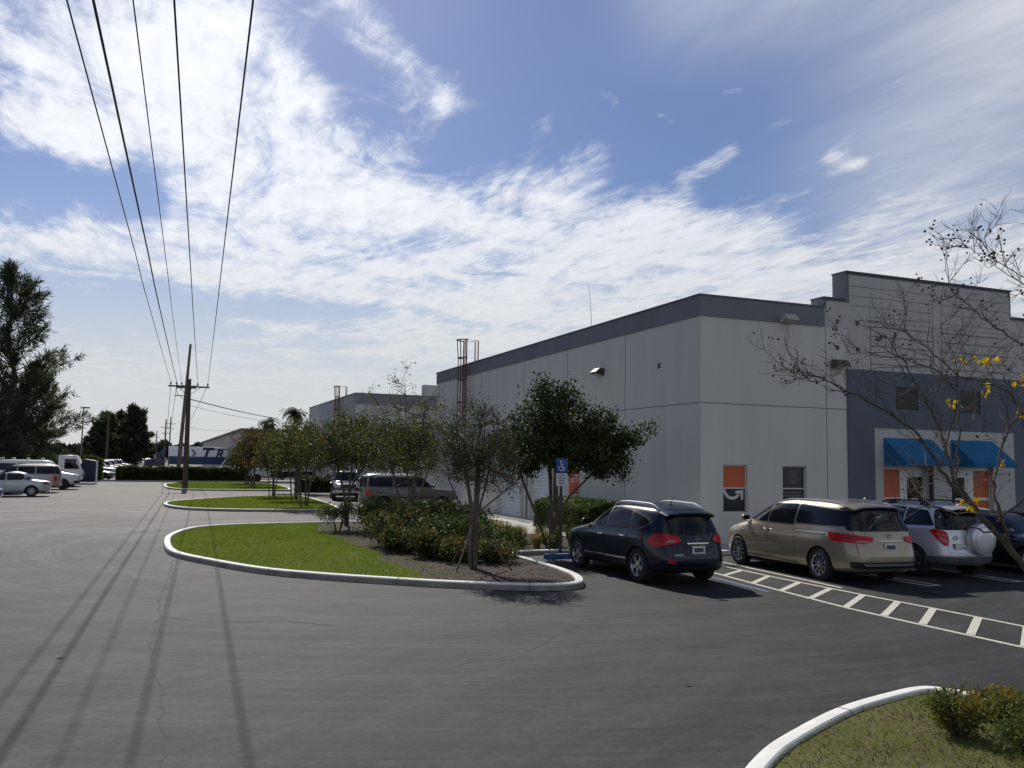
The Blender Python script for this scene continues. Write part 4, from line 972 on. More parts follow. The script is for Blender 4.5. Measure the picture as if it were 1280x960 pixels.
# dark navy crossover ------------------------------------------------
def badge_ring(root, bvh, y, z, r, bar=True):
    p = surf(bvh, y, z, 'B'); Mx = Matrix.Translation((p.x-.006, y, z)) @ Matrix.Rotation(R(-90), 4, 'Y')
    mb = MB(); mb.lathe([(r, 0), (r, .012), (r*.78, .012), (r*.78, 0)], 28, Mx)
    if bar: mb.box(p.x-.021, p.x-.010, y-r*1.12, y+r*1.12, z-r*.2, z+r*.2)
    mb.build('badge', M['chrome'], root, smooth=False)
def cross_extra(root, bvh):
    badge_ring(root, bvh, 0, .955, .052)
    mb = MB(); p = surf(bvh, 0, .865, 'B'); mb.box(p.x-.028, p.x-.004, -.26, .26, .845, .885); mb.build('chrome_strip', M['chrome'], root, bevel=.008)
    # roof spoiler
    mb = MB(); vs_ = []
    cols = [(-.60, -.045), (-.53, .0), (-.3, .026), (0, .034), (.3, .026), (.53, .0), (.60, -.045)]
    for y, dz in cols:
        vs_ += [(-1.66, y*.95, 1.535+dz*.8), (-1.96, y, 1.475+dz), (-2.05, y*.99, 1.445+dz*.8), (-2.04, y*.98, 1.415+dz*.5), (-1.90, y*.94, 1.40+dz)]
    n = 5
    mb.add(vs_, [(i*n+j, (i+1)*n+j, (i+1)*n+(j+1) % n, i*n+(j+1) % n) for i in range(6) for j in range(n)]+[(0, 1, 2, 3, 4), (34, 33, 32, 31, 30)])
    mb.build('spoiler', M['paint_navy'], root, smooth=True)
    mb = MB(); mb.tube([(-1.35, .05, 1.60), (-1.42, .05, 1.70), (-1.56, .05, 1.80)], [.012, .006, .004], 6); mb.lathe([(.045, 0), (.03, .03), (0, .04)], 12, Matrix.Translation((-1.34, .05, 1.59))); mb.build('antenna', M['black_trim'], root)
    q = [surf(bvh, y, z, 'B', .02) for y, z in ((-.02, 1.06), (.22, 1.09), (.42, 1.16))]; MB().tube(q, [.014, .009, .005], 6).build('wiper', M['black_trim'], root)
    o = decal(bvh, [(-.06+.42, .62), (.13+.42, .62), (.13+.42, .665), (-.06+.42, .665)], 'B', 'model_badge', M['paint_grey'], root, .005, .1)
cross = dict(paint='paint_navy', trim_z=.34, r=.355, wx=(1.345, -1.345), rim='five', rr=.235,
    lv=[(2.08, .21, -2.12, .26, .78), (2.22, .27, -2.26, .33, .86), (2.29, .38, -2.325, .44, .893), (2.31, .52, -2.335, .56, .90), (2.29, .68, -2.30, .74, .90), (2.22, .81, -2.255, .90, .895), (2.02, .91, -2.24, .97, .885), (1.62, .99, -2.22, 1.02, .868), (1.22, 1.05, -2.19, 1.08, .848), (.86, 1.23, -2.10, 1.24, .795), (.50, 1.42, -1.985, 1.42, .715), (.22, 1.525, -1.90, 1.505, .645), (-.05, 1.575, -1.80, 1.55, .56), (-.30, 1.60, -1.62, 1.58, .44)],
    pillar=[[(1.06, 1.045), (-1.45, 1.11), (-1.76, 1.25), (-1.62, 1.36), (-1.02, 1.485), (-.3, 1.525), (.22, 1.505), (.62, 1.36)]],
    side=[[(1.00, 1.075), (.06, 1.085), (.05, 1.49), (.24, 1.485), (.60, 1.345)], [(-.02, 1.085), (-.93, 1.12), (-.91, 1.46), (-.35, 1.505), (-.02, 1.495)], [(-1.0, 1.13), (-1.42, 1.17), (-1.64, 1.255), (-1.52, 1.34), (-1.0, 1.44)]],
    rear=[(-.62, 1.07), (.62, 1.07), (.56, 1.42), (.30, 1.44), (-.30, 1.44), (-.56, 1.42)], shield=[(-.72, 1.09), (.72, 1.09), (.56, 1.50), (-.56, 1.50)],
    plate=(0, .74), handles=[(.16, .90), (-.78, .93)], mirror=(.92, 1.06), rails=(.18, -1.70, .55, .065, .022),
    lines=[([(-2.0+.0, .40), (-1.0, .40)], .0001, 'L', 'black_trim', 'seam')][:0] +
          [([(.98, .455), (.04, .455)], .03, 'L', 'chrome', 'chrome_sill_strip'), ([(-.02, .455), (-.90, .465)], .03, 'L', 'chrome', 'chrome_sill_strip'),
           ([(.98, .455), (.04, .455)], .03, 'R', 'chrome', 'chrome_sill_strip'), ([(-.02, .455), (-.90, .465)], .03, 'R', 'chrome', 'chrome_sill_strip'),
           ([(.02, .30), (.02, 1.05)], .007, 'L', 'cavity', 'door_seam'), ([(1.0, .34), (1.03, 1.03)], .007, 'L', 'cavity', 'door_seam'), ([(-.98, 1.10), (-.96, .80), (-.92, .72)], .007, 'L', 'cavity', 'door_seam'),
           ([(-.80, .58), (-.3, .555), (.3, .555), (.80, .58)], .012, 'B', 'cavity', 'bumper_seam'), ([(-.70, 1.02), (-.68, .62)], .007, 'B', 'cavity', 'tailgate_seam'), ([(.70, 1.02), (.68, .62)], .007, 'B', 'cavity', 'tailgate_seam'), ([(1.12, 1.075), (-1.45, 1.12)], .012, 'L', 'satin_rail', 'window_strip')],
    decals=[('taillight', [(-.30, .83), (-.02, .80), (.26, .86), (.40, .92), (.33, 1.00), (.12, 1.05), (-.12, 1.045), (-.26, .99)], diag(140), 'red_lens', .016),
            ('taillight', [(.30, .83), (.02, .80), (-.26, .86), (-.40, .92), (-.33, 1.00), (-.12, 1.05), (.12, 1.045), (.26, .99)], diag(220), 'red_lens', .016),
            ('reverse_lamp', [(.10, .86), (.30, .90), (.26, .94), (.12, .93)], diag(140), 'pink_lens', .024),
            ('lower_bumper', [(-.62, .30), (.62, .30), (.70, .42), (-.70, .42)], 'B', 'black_trim', .004),
            ('reflector', [(.52, .46), (.66, .48), (.66, .53), (.54, .53)], 'B', 'red_lens', .006),
            ('headlight', [(.45, .74), (.80, .78), (.80, .88), (.55, .85)], 'F', 'clear_lens', .006), ('headlight', [(-.45, .74), (-.80, .78), (-.80, .88), (-.55, .85)], 'F', 'clear_lens', .006), ('grille', [(-.4, .62), (.4, .62), (.42, .82), (-.42, .82)], 'F', 'black_trim', .005)],
    extra=cross_extra)
cross['decals'] += [('lamp_strip', [(-.16, .90), (.12, .90), (.20, .925), (-.14, .925)], diag(140), 'lens_dark', .019), ('lamp_strip', [(-.16, .975), (.10, .985), (.06, 1.0), (-.14, .995)], diag(140), 'lens_dark', .019)]
vehicle('parked_crossover', 'dark navy crossover with silver roof rails parked in the disabled bay', 'car', cross, (10.22, 17.75), R(90+1.5))

# gold minivan --------------------------------------------------------
def van_extra(root, bvh):
    badge_ring(root, bvh, 0, 1.035, .05, False)
    p = surf(bvh, 0, .93, 'B'); MB().box(p.x-.022, p.x-.002, -.30, .30, .915, .94).build('chrome_strip', M['chrome'], root, bevel=.006)
    mb = MB()
    for dy in (.45, .15, -.15, -.45):
        pass
    mb.lathe([(.05, 0), (.035, .05), (.0, .075)], 10, Matrix.Translation((-1.9, 0, 1.745))); mb.build('antenna_fin', M['paint_gold'], root)
    decal(bvh, [(-.62, .42), (.62, .42), (.66, .47), (-.66, .47)], 'B', 'bumper_chrome', M['satin_rail'], root, .012, .1)
    mb = MB(); vs_ = []
    for y, dz in [(-.68, -.05), (-.4, .006), (0, .02), (.4, .006), (.68, -.05)]: vs_ += [(-2.0, y*.95, 1.69+dz), (-2.31, y, 1.635+dz), (-2.34, y, 1.605+dz), (-2.2, y*.95, 1.60+dz)]
    mb.add(vs_, [(i*4+j, (i+1)*4+j, (i+1)*4+(j+1) % 4, i*4+(j+1) % 4) for i in range(4) for j in range(4)]+[(0, 1, 2, 3), (19, 18, 17, 16)]); mb.build('spoiler', M['paint_gold'], root, smooth=True)
van = dict(paint='paint_gold', r=.355, wx=(1.58, -1.53), rim='ten', rr=.24, trim_z=.27,
    lv=[(2.25, .19, -2.42, .24, .86), (2.42, .26, -2.57, .31, .94), (2.50, .40, -2.66, .43, .978), (2.515, .58, -2.675, .60, .988), (2.49, .74, -2.64, .78, .99), (2.38, .87, -2.61, .90, .985), (2.16, .97, -2.59, 1.0, .972), (1.86, 1.05, -2.57, 1.08, .958), (1.62, 1.11, -2.55, 1.14, .942), (1.22, 1.30, -2.47, 1.30, .89), (.84, 1.49, -2.37, 1.47, .825), (.52, 1.61, -2.28, 1.59, .76), (.2, 1.685, -2.15, 1.665, .685), (-.2, 1.72, -1.95, 1.705, .58)],
    pillar=[[(1.42, 1.13), (-.62, 1.15), (-.70, 1.19), (-2.32, 1.215), (-2.26, 1.55), (-.7, 1.635), (.40, 1.60), (.95, 1.41)]],
    side=[[(1.34, 1.155), (.38, 1.165), (.38, 1.575), (.50, 1.57), (.95, 1.39)], [(.33, 1.165), (-.62, 1.175), (-.64, 1.615), (.33, 1.585)], [(-.70, 1.21), (-2.28, 1.235), (-2.22, 1.53), (-.70, 1.61)]],
    rear=[(-.80, 1.13), (.80, 1.13), (.76, 1.40), (.70, 1.60), (-.70, 1.60), (-.76, 1.40)], shield=[(-.8, 1.15), (.8, 1.15), (.66, 1.60), (-.66, 1.60)],
    plate=(0, .81), handles=[(.46, .98), (.20, .98)], mirror=(1.30, 1.13), rails=(.3, -2.0, .62, .02, .014),
    lines=[([(.33, .30), (.33, 1.14)], .007, 'L', 'cavity', 'door_seam'), ([(1.38, .36), (1.40, 1.11)], .007, 'L', 'cavity', 'door_seam'), ([(-.66, 1.14), (-.72, .5), (-.76, .30)], .007, 'L', 'cavity', 'door_seam'),
           ([(-.75, 1.03), (-2.15, 1.05)], .022, 'L', 'satin_rail', 'slider_rail'), ([(-.75, 1.00), (-2.15, 1.02)], .008, 'L', 'cavity', 'slider_groove'), ([(-.80, .60), (.80, .60)], .009, 'B', 'cavity', 'tailgate_seam'), ([(.74, 1.10), (.72, .60)], .008, 'B', 'cavity', 'tailgate_seam'), ([(-.74, 1.10), (-.72, .60)], .008, 'B', 'cavity', 'tailgate_seam'),
           ([(1.2, .32), (-.85, .32)], .02, 'L', 'black_trim', 'sill_line')],
    decals=[('taillight', [(-.36, .90), (.30, .875), (.46, .93), (.46, 1.02), (-.10, 1.07), (-.42, 1.08)], diag(145, -2.55, .94), 'red_lens', .014), ('taillight', [(.36, .90), (-.30, .875), (-.46, .93), (-.46, 1.02), (.10, 1.07), (.42, 1.08)], diag(215, -2.55, .94), 'red_lens', .014),
            ('reverse_lamp', [(.10, .89), (.30, .885), (.42, .93), (.14, .94)], diag(145, -2.55, .94), 'pink_lens', .020),
            ('lower_bumper', [(-.80, .36), (.80, .36), (.84, .50), (-.84, .50)], 'B', 'black_trim', .005),
            ('fuel_flap', [(-1.92, .82), (-1.74, .82), (-1.74, .97), (-1.92, .97)], 'L', 'paint_gold', .002),
            ('headlight', [(.40, .80), (.88, .84), (.88, .97), (.6, .93)], 'F', 'clear_lens', .006), ('headlight', [(-.40, .80), (-.88, .84), (-.88, .97), (-.6, .93)], 'F', 'clear_lens', .006), ('grille', [(-.38, .70), (.38, .70), (.42, .86), (-.42, .86)], 'F', 'black_trim', .005)],
    extra=van_extra)
van['decals'] += [('lamp_strip', [(-.26, .965), (.34, .955), (.38, .975), (-.28, .985)], diag(145, -2.55, .94), 'lens_dark', .017), ('lamp_strip', [(-.26, 1.02), (.30, 1.005), (.30, 1.02), (-.28, 1.035)], diag(145, -2.55, .94), 'lens_dark', .017)]
vehicle('parked_minivan', 'gold minivan with dark glass parked beside the hatched walkway', 'car', van, (14.52, 17.10), R(90-3))

# silver off-roader with a spare wheel on the door ---------------------
def rav_extra(root, bvh):
    x = surf(bvh, -.18, .86, 'B').x; Mx = Matrix.Translation((x+.02, -.20, .90)) @ Matrix.Rotation(R(-90), 4, 'Y')
    mb = MB(); mb.lathe([(.355, 0), (.362, .05), (.362, .17), (.345, .21), (.30, .235), (.16, .248), (.0, .25)], 40, Mx); sp = mb.build('spare_wheel_cover', M['paint_silver'], root, smooth=True)
    mb = MB(); mb.lathe([(.366, .03), (.369, .04), (.366, .05)], 40, Mx); mb.build('cover_rim', M['black_trim'], sp)
    mb = MB(); mb.lathe([(.29, .2395), (.285, .243), (.28, .2405)], 40, Mx); mb.build('cover_groove', M['paint_grey'], sp)
    badge_ring(root, bvh, .42, .93, .055, False)
    mb = MB(); p = surf(bvh, .42, .93, 'B'); mb.box(p.x-.018, p.x-.008, .35, .49, .915, .93); mb.build('badge_bar', M['chrome'], root)
    decal(bvh, [(.02+.18, .68), (.02+.50, .68), (.02+.50, .80), (.02+.18, .80)], 'B', 'plate_recess', M['paint_grey'], root, .004, .1)
    o = MB().box(surf(bvh, .35, .74, 'B').x-.02, surf(bvh, .35, .74, 'B').x-.006, .215, .485, .675, .80).build('licence_plate', M['plate_white'], root)
    mb = MB(); vs_ = []
    for y, dz in [(-.60, -.01), (-.3, .012), (0, .018), (.3, .012), (.60, -.01)]: vs_ += [(-1.75, y*.95, 1.625+dz), (-2.06, y, 1.585+dz), (-2.10, y, 1.56+dz), (-1.9, y*.95, 1.55+dz)]
    mb.add(vs_, [(i*4+j, (i+1)*4+j, (i+1)*4+(j+1) % 4, i*4+(j+1) % 4) for i in range(4) for j in range(4)]+[(0, 1, 2, 3), (19, 18, 17, 16)]); mb.build('spoiler', M['paint_silver'], root, smooth=True)
    mb = MB()
    for s_ in (1, -1):
        for x_ in (-1.35, -.35): mb.box(x_-.12, x_+.12, s_*.56-.03, s_*.56+.03, 1.60, 1.70)
    mb.build('rail_foot', M['black_trim'], root, bevel=.015)
rav = dict(paint='paint_silver', r=.36, wx=(1.33, -1.28), rim='five', rr=.235, trim_z=.36, trim='paint_grey',
    lv=[(2.05, .24, -2.0, .30, .80), (2.17, .30, -2.10, .37, .87), (2.22, .44, -2.16, .46, .905), (2.22, .60, -2.17, .60, .912), (2.19, .76, -2.12, .76, .91), (2.12, .88, -2.09, .90, .90), (1.90, .98, -2.08, 1.0, .885), (1.5, 1.06, -2.06, 1.08, .87), (1.18, 1.12, -2.05, 1.14, .85), (.85, 1.30, -1.99, 1.30, .795), (.52, 1.48, -1.91, 1.47, .725), (.26, 1.585, -1.84, 1.575, .655), (0, 1.64, -1.74, 1.635, .57), (-.25, 1.665, -1.58, 1.66, .45)],
    side=[[(1.0, 1.15), (.04, 1.155), (.04, 1.56), (.24, 1.555), (.62, 1.38)], [(-.02, 1.155), (-.92, 1.165), (-.92, 1.57), (-.02, 1.57)], [(-.98, 1.165), (-1.78, 1.19), (-1.55, 1.52), (-.98, 1.56)]],
    rear=[(-.74, 1.10), (.74, 1.10), (.66, 1.40), (.58, 1.56), (-.58, 1.56), (-.66, 1.40)], shield=[(-.7, 1.15), (.7, 1.15), (.57, 1.56), (-.57, 1.56)],
    handles=[(.16, 1.0), (-.78, 1.02)], handle_m='paint_silver', mirror=(.95, 1.15), rails=(.1, -1.65, .56, .075, .02), rail_m='black_trim',
    lines=[([(.02, .35), (.02, 1.13)], .007, 'L', 'cavity', 'door_seam'), ([(-.64, 1.06), (-.64, .60), (.62, .60), (.62, 1.06)], .009, 'B', 'cavity', 'tailgate_seam'), ([(-.9, 1.13), (-.92, .8)], .007, 'L', 'cavity', 'door_seam')],
    decals=[('taillight', [(-.20, 1.10), (-.02, 1.12), (.16, 1.06), (.20, .90), (.19, .76), (.10, .75), (-.02, .86)], diag(137, -2.06, .87), 'red_lens', .014), ('taillight', [(.20, 1.10), (.02, 1.12), (-.16, 1.06), (-.20, .90), (-.19, .76), (-.10, .75), (.02, .86)], diag(223, -2.06, .87), 'red_lens', .014),
            ('reverse_lamp', [(.04, .86), (.17, .80), (.17, .88), (.0, .93)], diag(137, -2.06, .87), 'pink_lens', .020),
            ('rear_bumper', [(-.84, .38), (.84, .38), (.86, .52), (-.86, .52)], 'B', 'paint_grey', .02), ('headlight', [(.4, .74), (.82, .8), (.82, .94), (.5, .88)], 'F', 'clear_lens', .006), ('headlight', [(-.4, .74), (-.82, .8), (-.82, .94), (-.5, .88)], 'F', 'clear_lens', .006), ('grille', [(-.36, .66), (.36, .66), (.36, .86), (-.36, .86)], 'F', 'black_trim', .005)],
    extra=rav_extra)
rav['decals'] += [('lamp_strip', [(-.04, 1.0), (.14, .96), (.14, .98), (-.05, 1.025)], diag(137, -2.06, .87), 'pink_lens', .017), ('lamp_strip', [(.0, .93), (.15, .90), (.15, .915), (.0, .95)], diag(137, -2.06, .87), 'pink_lens', .017)]
vehicle('parked_off_roader', 'silver off-roader with round spare wheel cover right of the gold minivan', 'car', rav, (17.20, 16.95), R(90-2))

# sedans and the rest ---------------------------------------------------
def sedan_spec(p, **k):
    d = dict(paint=p, r=.315, wx=(1.32, -1.32), rim='six', rr=.21, trim_z=None, n=56, sub=3, lod=1,
    lv=[(2.05, .18, -2.10, .22, .76), (2.18, .26, -2.22, .30, .84), (2.24, .40, -2.28, .42, .868), (2.24, .55, -2.29, .58, .872), (2.18, .67, -2.27, .74, .87), (2.0, .75, -2.22, .86, .86), (1.6, .84, -1.98, .92, .845), (1.15, .91, -1.72, .95, .825), (.85, 1.0, -1.52, 1.0, .79), (.52, 1.17, -1.28, 1.16, .71), (.24, 1.31, -1.02, 1.31, .63), (.0, 1.385, -.85, 1.38, .56), (-.2, 1.41, -.65, 1.41, .45)],
    side=[[(.90, .945), (.02, .95), (.02, 1.32), (.16, 1.315), (.55, 1.13)], [(-.04, .95), (-.82, .965), (-.98, 1.10), (-.84, 1.28), (-.04, 1.325)], [(-.90, .965), (-1.30, .985), (-1.05, 1.14)]],
    rear=[(-.64, .98), (.64, .98), (.52, 1.32), (-.52, 1.32)], shield=[(-.68, .95), (.68, .95), (.54, 1.33), (-.54, 1.33)], mirror=(.80, .95), plate=(0, .62), handles=[(.12, .80), (-.72, .82)], handle_m=p,
    lines=[([(.0, .28), (.0, .93)], .008, 'L', 'cavity', 'door_seam'), ([(.0, .28), (.0, .93)], .008, 'R', 'cavity', 'door_seam')],
    decals=[('taillight', [(-.16, .70), (.14, .68), (.14, .84), (-.16, .84)], diag(135), 'red_lens', .008), ('taillight', [(.16, .70), (-.14, .68), (-.14, .84), (.16, .84)], diag(225), 'red_lens', .008),
            ('headlight', [(-.20, .58), (.18, .60), (.14, .70), (-.2, .70)], diag(42, 2.12, .80), 'clear_lens', .008), ('headlight', [(.20, .58), (-.18, .60), (-.14, .70), (.2, .70)], diag(-42, 2.12, .80), 'clear_lens', .008), ('grille', [(-.36, .48), (.36, .48), (.38, .62), (-.38, .62)], 'F', 'black_trim', .005)])
    d.update(k); return d
def suv_spec(p, **k):
    d = dict(paint=p, r=.37, wx=(1.38, -1.40), rim='six', rr=.225, n=56, sub=3, e=7.0, trim_z=.42, crown=.02,
    lv=[(2.15, .30, -2.25, .34, .80), (2.28, .38, -2.36, .42, .88), (2.33, .52, -2.40, .55, .90), (2.33, .70, -2.40, .75, .905), (2.29, .90, -2.38, .92, .90), (2.20, 1.02, -2.37, 1.02, .89), (1.6, 1.10, -2.36, 1.12, .875), (1.12, 1.15, -2.35, 1.17, .86), (.92, 1.30, -2.33, 1.30, .82), (.70, 1.50, -2.29, 1.50, .76), (.52, 1.66, -2.24, 1.66, .70), (.38, 1.735, -2.17, 1.735, .645), (.2, 1.765, -2.05, 1.765, .56)],
    side=[[(.92, 1.20), (.12, 1.20), (.12, 1.64), (.46, 1.64)], [(.04, 1.20), (-.92, 1.20), (-.92, 1.64), (.04, 1.64)], [(-1.0, 1.20), (-2.16, 1.20), (-2.10, 1.63), (-1.0, 1.64)]],
    rear=[(-.70, 1.18), (.70, 1.18), (.62, 1.62), (-.62, 1.62)], shield=[(-.72, 1.20), (.72, 1.20), (.62, 1.66), (-.62, 1.66)], mirror=(.98, 1.18), handles=[(.2, 1.05), (-.75, 1.05)], rails=(.3, -2.0, .6, .05, .018), plate=(0, .8),
    lines=[([(.08, .45), (.08, 1.18)], .010, 'R', 'cavity', 'door_seam'), ([(-.96, 1.18), (-.96, .8)], .010, 'R', 'cavity', 'door_seam'), ([(2.0, .70), (-2.2, .70)], .05, 'R', 'black_trim', 'rub_strip')],
    decals=[('taillight', [(-.12, .75), (.12, .75), (.12, 1.05), (-.12, 1.05)], diag(135), 'red_lens', .008), ('taillight', [(-.12, .75), (.12, .75), (.12, 1.05), (-.12, 1.05)], diag(225), 'red_lens', .008),
            ('headlight', [(.45, .80), (.82, .80), (.82, .97), (.45, .97)], 'F', 'clear_lens', .01), ('headlight', [(-.45, .80), (-.82, .80), (-.82, .97), (-.45, .97)], 'F', 'clear_lens', .01), ('grille', [(-.40, .78), (.40, .78), (.40, .98), (-.40, .98)], 'F', 'black_trim', .006),
            ('front_bumper', [(-.85, .48), (.85, .48), (.85, .62), (-.85, .62)], 'F', 'satin_rail', .03)])
    d.update(k); return d
def van_spec(p, **k):      # long-nosed cargo van
    d = dict(paint=p, r=.37, wx=(1.75, -1.75), rim='steel', rr=.21, n=56, sub=3, e=7.0, crown=.02,
    lv=[(2.5, .32, -2.6, .36, .85), (2.66, .42, -2.72, .46, .95), (2.72, .56, -2.76, .60, .985), (2.72, .78, -2.76, .85, .99), (2.68, .98, -2.75, 1.05, .99), (2.5, 1.08, -2.74, 1.14, .98), (2.1, 1.16, -2.73, 1.2, .97), (1.72, 1.24, -2.72, 1.3, .95), (1.45, 1.45, -2.70, 1.5, .91), (1.15, 1.72, -2.68, 1.72, .87), (.95, 1.90, -2.66, 1.90, .83), (.8, 2.0, -2.60, 2.0, .76), (.6, 2.04, -2.45, 2.04, .64)],
    side=[[(1.40, 1.30), (.72, 1.30), (.72, 1.78), (1.02, 1.78)], [(.3, 1.32), (-1.1, 1.32), (-1.1, 1.80), (.3, 1.80)], [(-1.25, 1.32), (-2.55, 1.32), (-2.5, 1.80), (-1.25, 1.80)]],
    rear=[(-.78, 1.28), (.78, 1.28), (.72, 1.78), (-.72, 1.78)], shield=[(-.82, 1.30), (.82, 1.30), (.72, 1.86), (-.72, 1.86)], mirror=(1.5, 1.35),
    lines=[([(.66, .5), (.66, 1.85)], .012, 'R', 'cavity', 'door_seam'), ([(1.45, .6), (1.48, 1.25)], .012, 'R', 'cavity', 'door_seam')],
    decals=[('headlight', [(.55, .85), (.9, .85), (.9, 1.04), (.55, 1.04)], 'F', 'clear_lens', .01), ('headlight', [(-.55, .85), (-.9, .85), (-.9, 1.04), (-.55, 1.04)], 'F', 'clear_lens', .01), ('grille', [(-.5, .80), (.5, .80), (.5, 1.05), (-.5, 1.05)], 'F', 'black_trim', .006), ('front_bumper', [(-.9, .46), (.9, .46), (.9, .64), (-.9, .64)], 'F', 'black_trim', .03), ('taillight', [(.82, .8), (.93, .8), (.93, 1.2), (.82, 1.2)], 'B', 'red_lens', .01), ('taillight', [(-.82, .8), (-.93, .8), (-.93, 1.2), (-.82, 1.2)], 'B', 'red_lens', .01)])
    d.update(k); return d
vehicle('parked_sedan', 'black sedan parked nose out at the right edge beyond the silver off-roader', 'car', sedan_spec('paint_black', r=.335, rr=.235, rim='five'), (20.0, 16.4), R(-90+2))
vehicle('parked_sedan', 'dark grey car parked by the far end of the entrance at the right edge', 'car', sedan_spec('paint_grey'), (23.0, 18.2), R(90))
vehicle('parked_wagon', 'old olive four-wheel-drive wagon side-on behind the shrubs of the near island', 'car', suv_spec('paint_olive', wx=(1.42, -1.42)), (11.35, 41.9), R(-2))
vehicle('parked_suv', 'glossy black SUV facing the camera behind the olive wagon', 'car', suv_spec('paint_black', e=5.5), (10.75, 54.5), R(-90-8))
vehicle('parked_pickup', 'white car with bright windscreen half hidden beyond the olive wagon', 'car', sedan_spec('paint_white'), (13.1, 47.0), R(-4))
vehicle('parked_sedan', 'light silver sedan with its boot towards the lane on the left', 'car', sedan_spec('paint_lightsilver'), (-8.15, 58.4), R(180+3))
vehicle('parked_hatchback', 'shiny bright blue car nosing in at the left edge', 'car', sedan_spec('paint_blue'), (-9.6, 51.6), R(2))
vehicle('parked_sedan', 'pale car roof just behind the silver sedan at the left edge', 'car', sedan_spec('paint_white'), (-9.9, 61.3), R(180))
vehicle('parked_minivan', 'grey beige minivan with dark windows between silver sedan and cargo van', 'car', suv_spec('paint_beige', e=5.2), (-8.3, 64.6), R(180))
vehicle('cargo_van', 'white cargo van with roof bars facing the lane on the left', 'van', van_spec('paint_white', extra=lambda root, bvh: [MB().tube([(x, -.75, 2.06), (x, -.75, 2.16), (x, .75, 2.16), (x, .75, 2.06)], .025, 6).build('roof_bar', M['trailer_white'], root) for x in (.3, -.6, -1.5, -2.2)]), (-8.0, 70.4), 0)
def cabover():
    t = empty('cabover_truck', (-6.4, 77.4, 0)); tag(t, 'small white cab-over truck parked beyond the cargo van', 'truck')
    mb = MB(); mb.prism([(-.9, .55), (.82, .55), (.86, 1.1), (.48, 2.30), (.3, 2.42), (-.9, 2.42)], -.95, .95, 'y'); mb.build('cab', M['paint_white'], t, bevel=.05)
    for s_ in (-1, 1):
        mb = MB(); y = s_*.955; mb.prism([(-.45, 1.35), (.62, 1.35), (.36, 2.12), (-.45, 2.12)], min(y, y-s_*.01), max(y, y-s_*.01)+.003, 'y'); mb.build('side_window', M['glass_dark'], t)
    mb = MB(); mb.add([(.80+.012, -.82, 1.3), (.80+.012, .82, 1.3), (.50+.012, .78, 2.24), (.50+.012, -.78, 2.24)], [(0, 1, 2, 3)]); mb.build('windscreen', M['glass_dark'], t)
    mb = MB(); mb.box(.862, .885, -.8, .8, .78, 1.0); mb.build('grille', M['black_trim'], t)
    mb = MB(); mb.box(-5.0, -1.0, -1.0, 1.0, .8, 1.0); mb.box(-5.0, -4.9, -1.0, 1.0, 1.0, 1.5); mb.box(-5.0, -1.0, -1.0, -.95, 1.0, 1.4); mb.box(-5.0, -1.0, .95, 1.0, 1.0, 1.4); mb.build('truck_bed', M['trailer_white'], t, bevel=.02)
    for wx in (.1, -3.6):
        for s_ in (-1, 1): make_wheel(t, wx, s_, .82, .38, .22, 'steel', 0)
cabover()

# semi truck with lettered trailer, and box trucks -----------------------
def truck():
    t = empty('semi_truck', (1.2, 146.4, 0)); tag(t, 'white and blue lettered semi trailer with a dark blue tractor beyond the hedge', 'truck')
    # tractor faces -X ; trailer runs to +X
    mb = MB(); mb.prism([(-3.4, 1.0), (-3.35, 1.75), (-3.0, 1.98), (-1.75, 2.15), (-1.45, 2.95), (-.6, 3.75), (-.45, 3.80), (-.45, .9)], -1.2, 1.2, 'y'); mb.build('cab', M['truck_blue'], t, bevel=.06)
    mb = MB(); mb.box(-3.46, -3.40, -.8, .8, .95, 1.7); mb.build('grille', M['chrome'], t)
    mb = MB(); mb.box(-3.62, -3.38, -1.2, 1.2, .45, .85); mb.build('bumper', M['chrome'], t)
    mb = MB(); mb.prism([(-1.38, 2.1), (-.75, 2.1), (-.75, 2.75), (-1.18, 2.75)], -1.215, -1.201, 'y'); mb.build('side_window', M['glass_dark'], t)
    mb = MB(); mb.add([(-1.73, -1.0, 2.2), (-1.73, 1.0, 2.2), (-1.48, .95, 2.86), (-1.48, -.95, 2.86)], [(0, 1, 2, 3)]); o = mb.build('windscreen', M['glass_dark'], t)
    o.location.x = -.02
    mb = MB(); mb.tube([(-1.9, -1.25, 1.9), (-1.9, -1.4, 2.3), (-1.9, -1.4, 2.7)], .05, 6); mb.build('mirror', M['chrome'], t)
    mb = MB(); mb.box(0, 14.6, -1.3, 1.3, 1.25, 4.0); tr = mb.build('trailer_box', M['trailer_white'], t, bevel=.02)
    mb = MB(); mb.box(.02, 14.58, -1.312, -1.302, 1.3, 2.5); mb.build('blue_stripe', M['stripe_blue'], tr)
    y = -1.318
    lm = lambda x, z: Matrix(((1, 0, 0, x), (0, 0, -1, y), (0, 1, 0, z), (0, 0, 0, 1)))
    for tx, x, z, s_ in (('T', 5.3, 2.86, 2.6), ('R', 7.35, 2.86, 1.9), ('A', 9.0, 2.86, 1.9)):
        o = text(tx, s_, lm(x, z), M['letter_navy'], 'trailer_letter', None, .004, .28, bold=.035); o.parent = tr
    mb = MB(); mb.box(5.9, 13.5, y-.004, y+.004, 3.60, 3.74)
    mb.build('letter_bar', M['letter_navy'], tr)
    mb = MB(); mb.add(*arc(2.95, 2.98, .62, 115, 425-180+0, .16, y, 20))
    mb.prism([(3.2, 3.62), (3.6, 3.62), (4.05, 2.98), (3.6, 2.34), (3.2, 2.34), (3.62, 2.98)], y-.004, y+.002, 'y'); mb.add(*arc(2.95, 2.98, .62, -60, 60, .12, y-.002, 14)); mb.build('trailer_emblem', M['grey_metal'], tr)
    for wx in (-2.6, -.1+.7, 1.6, 11.6, 12.8):
        for s_ in (-1, 1): make_wheel(t, wx, s_, 1.1, .5, .28, 'steel', 0)
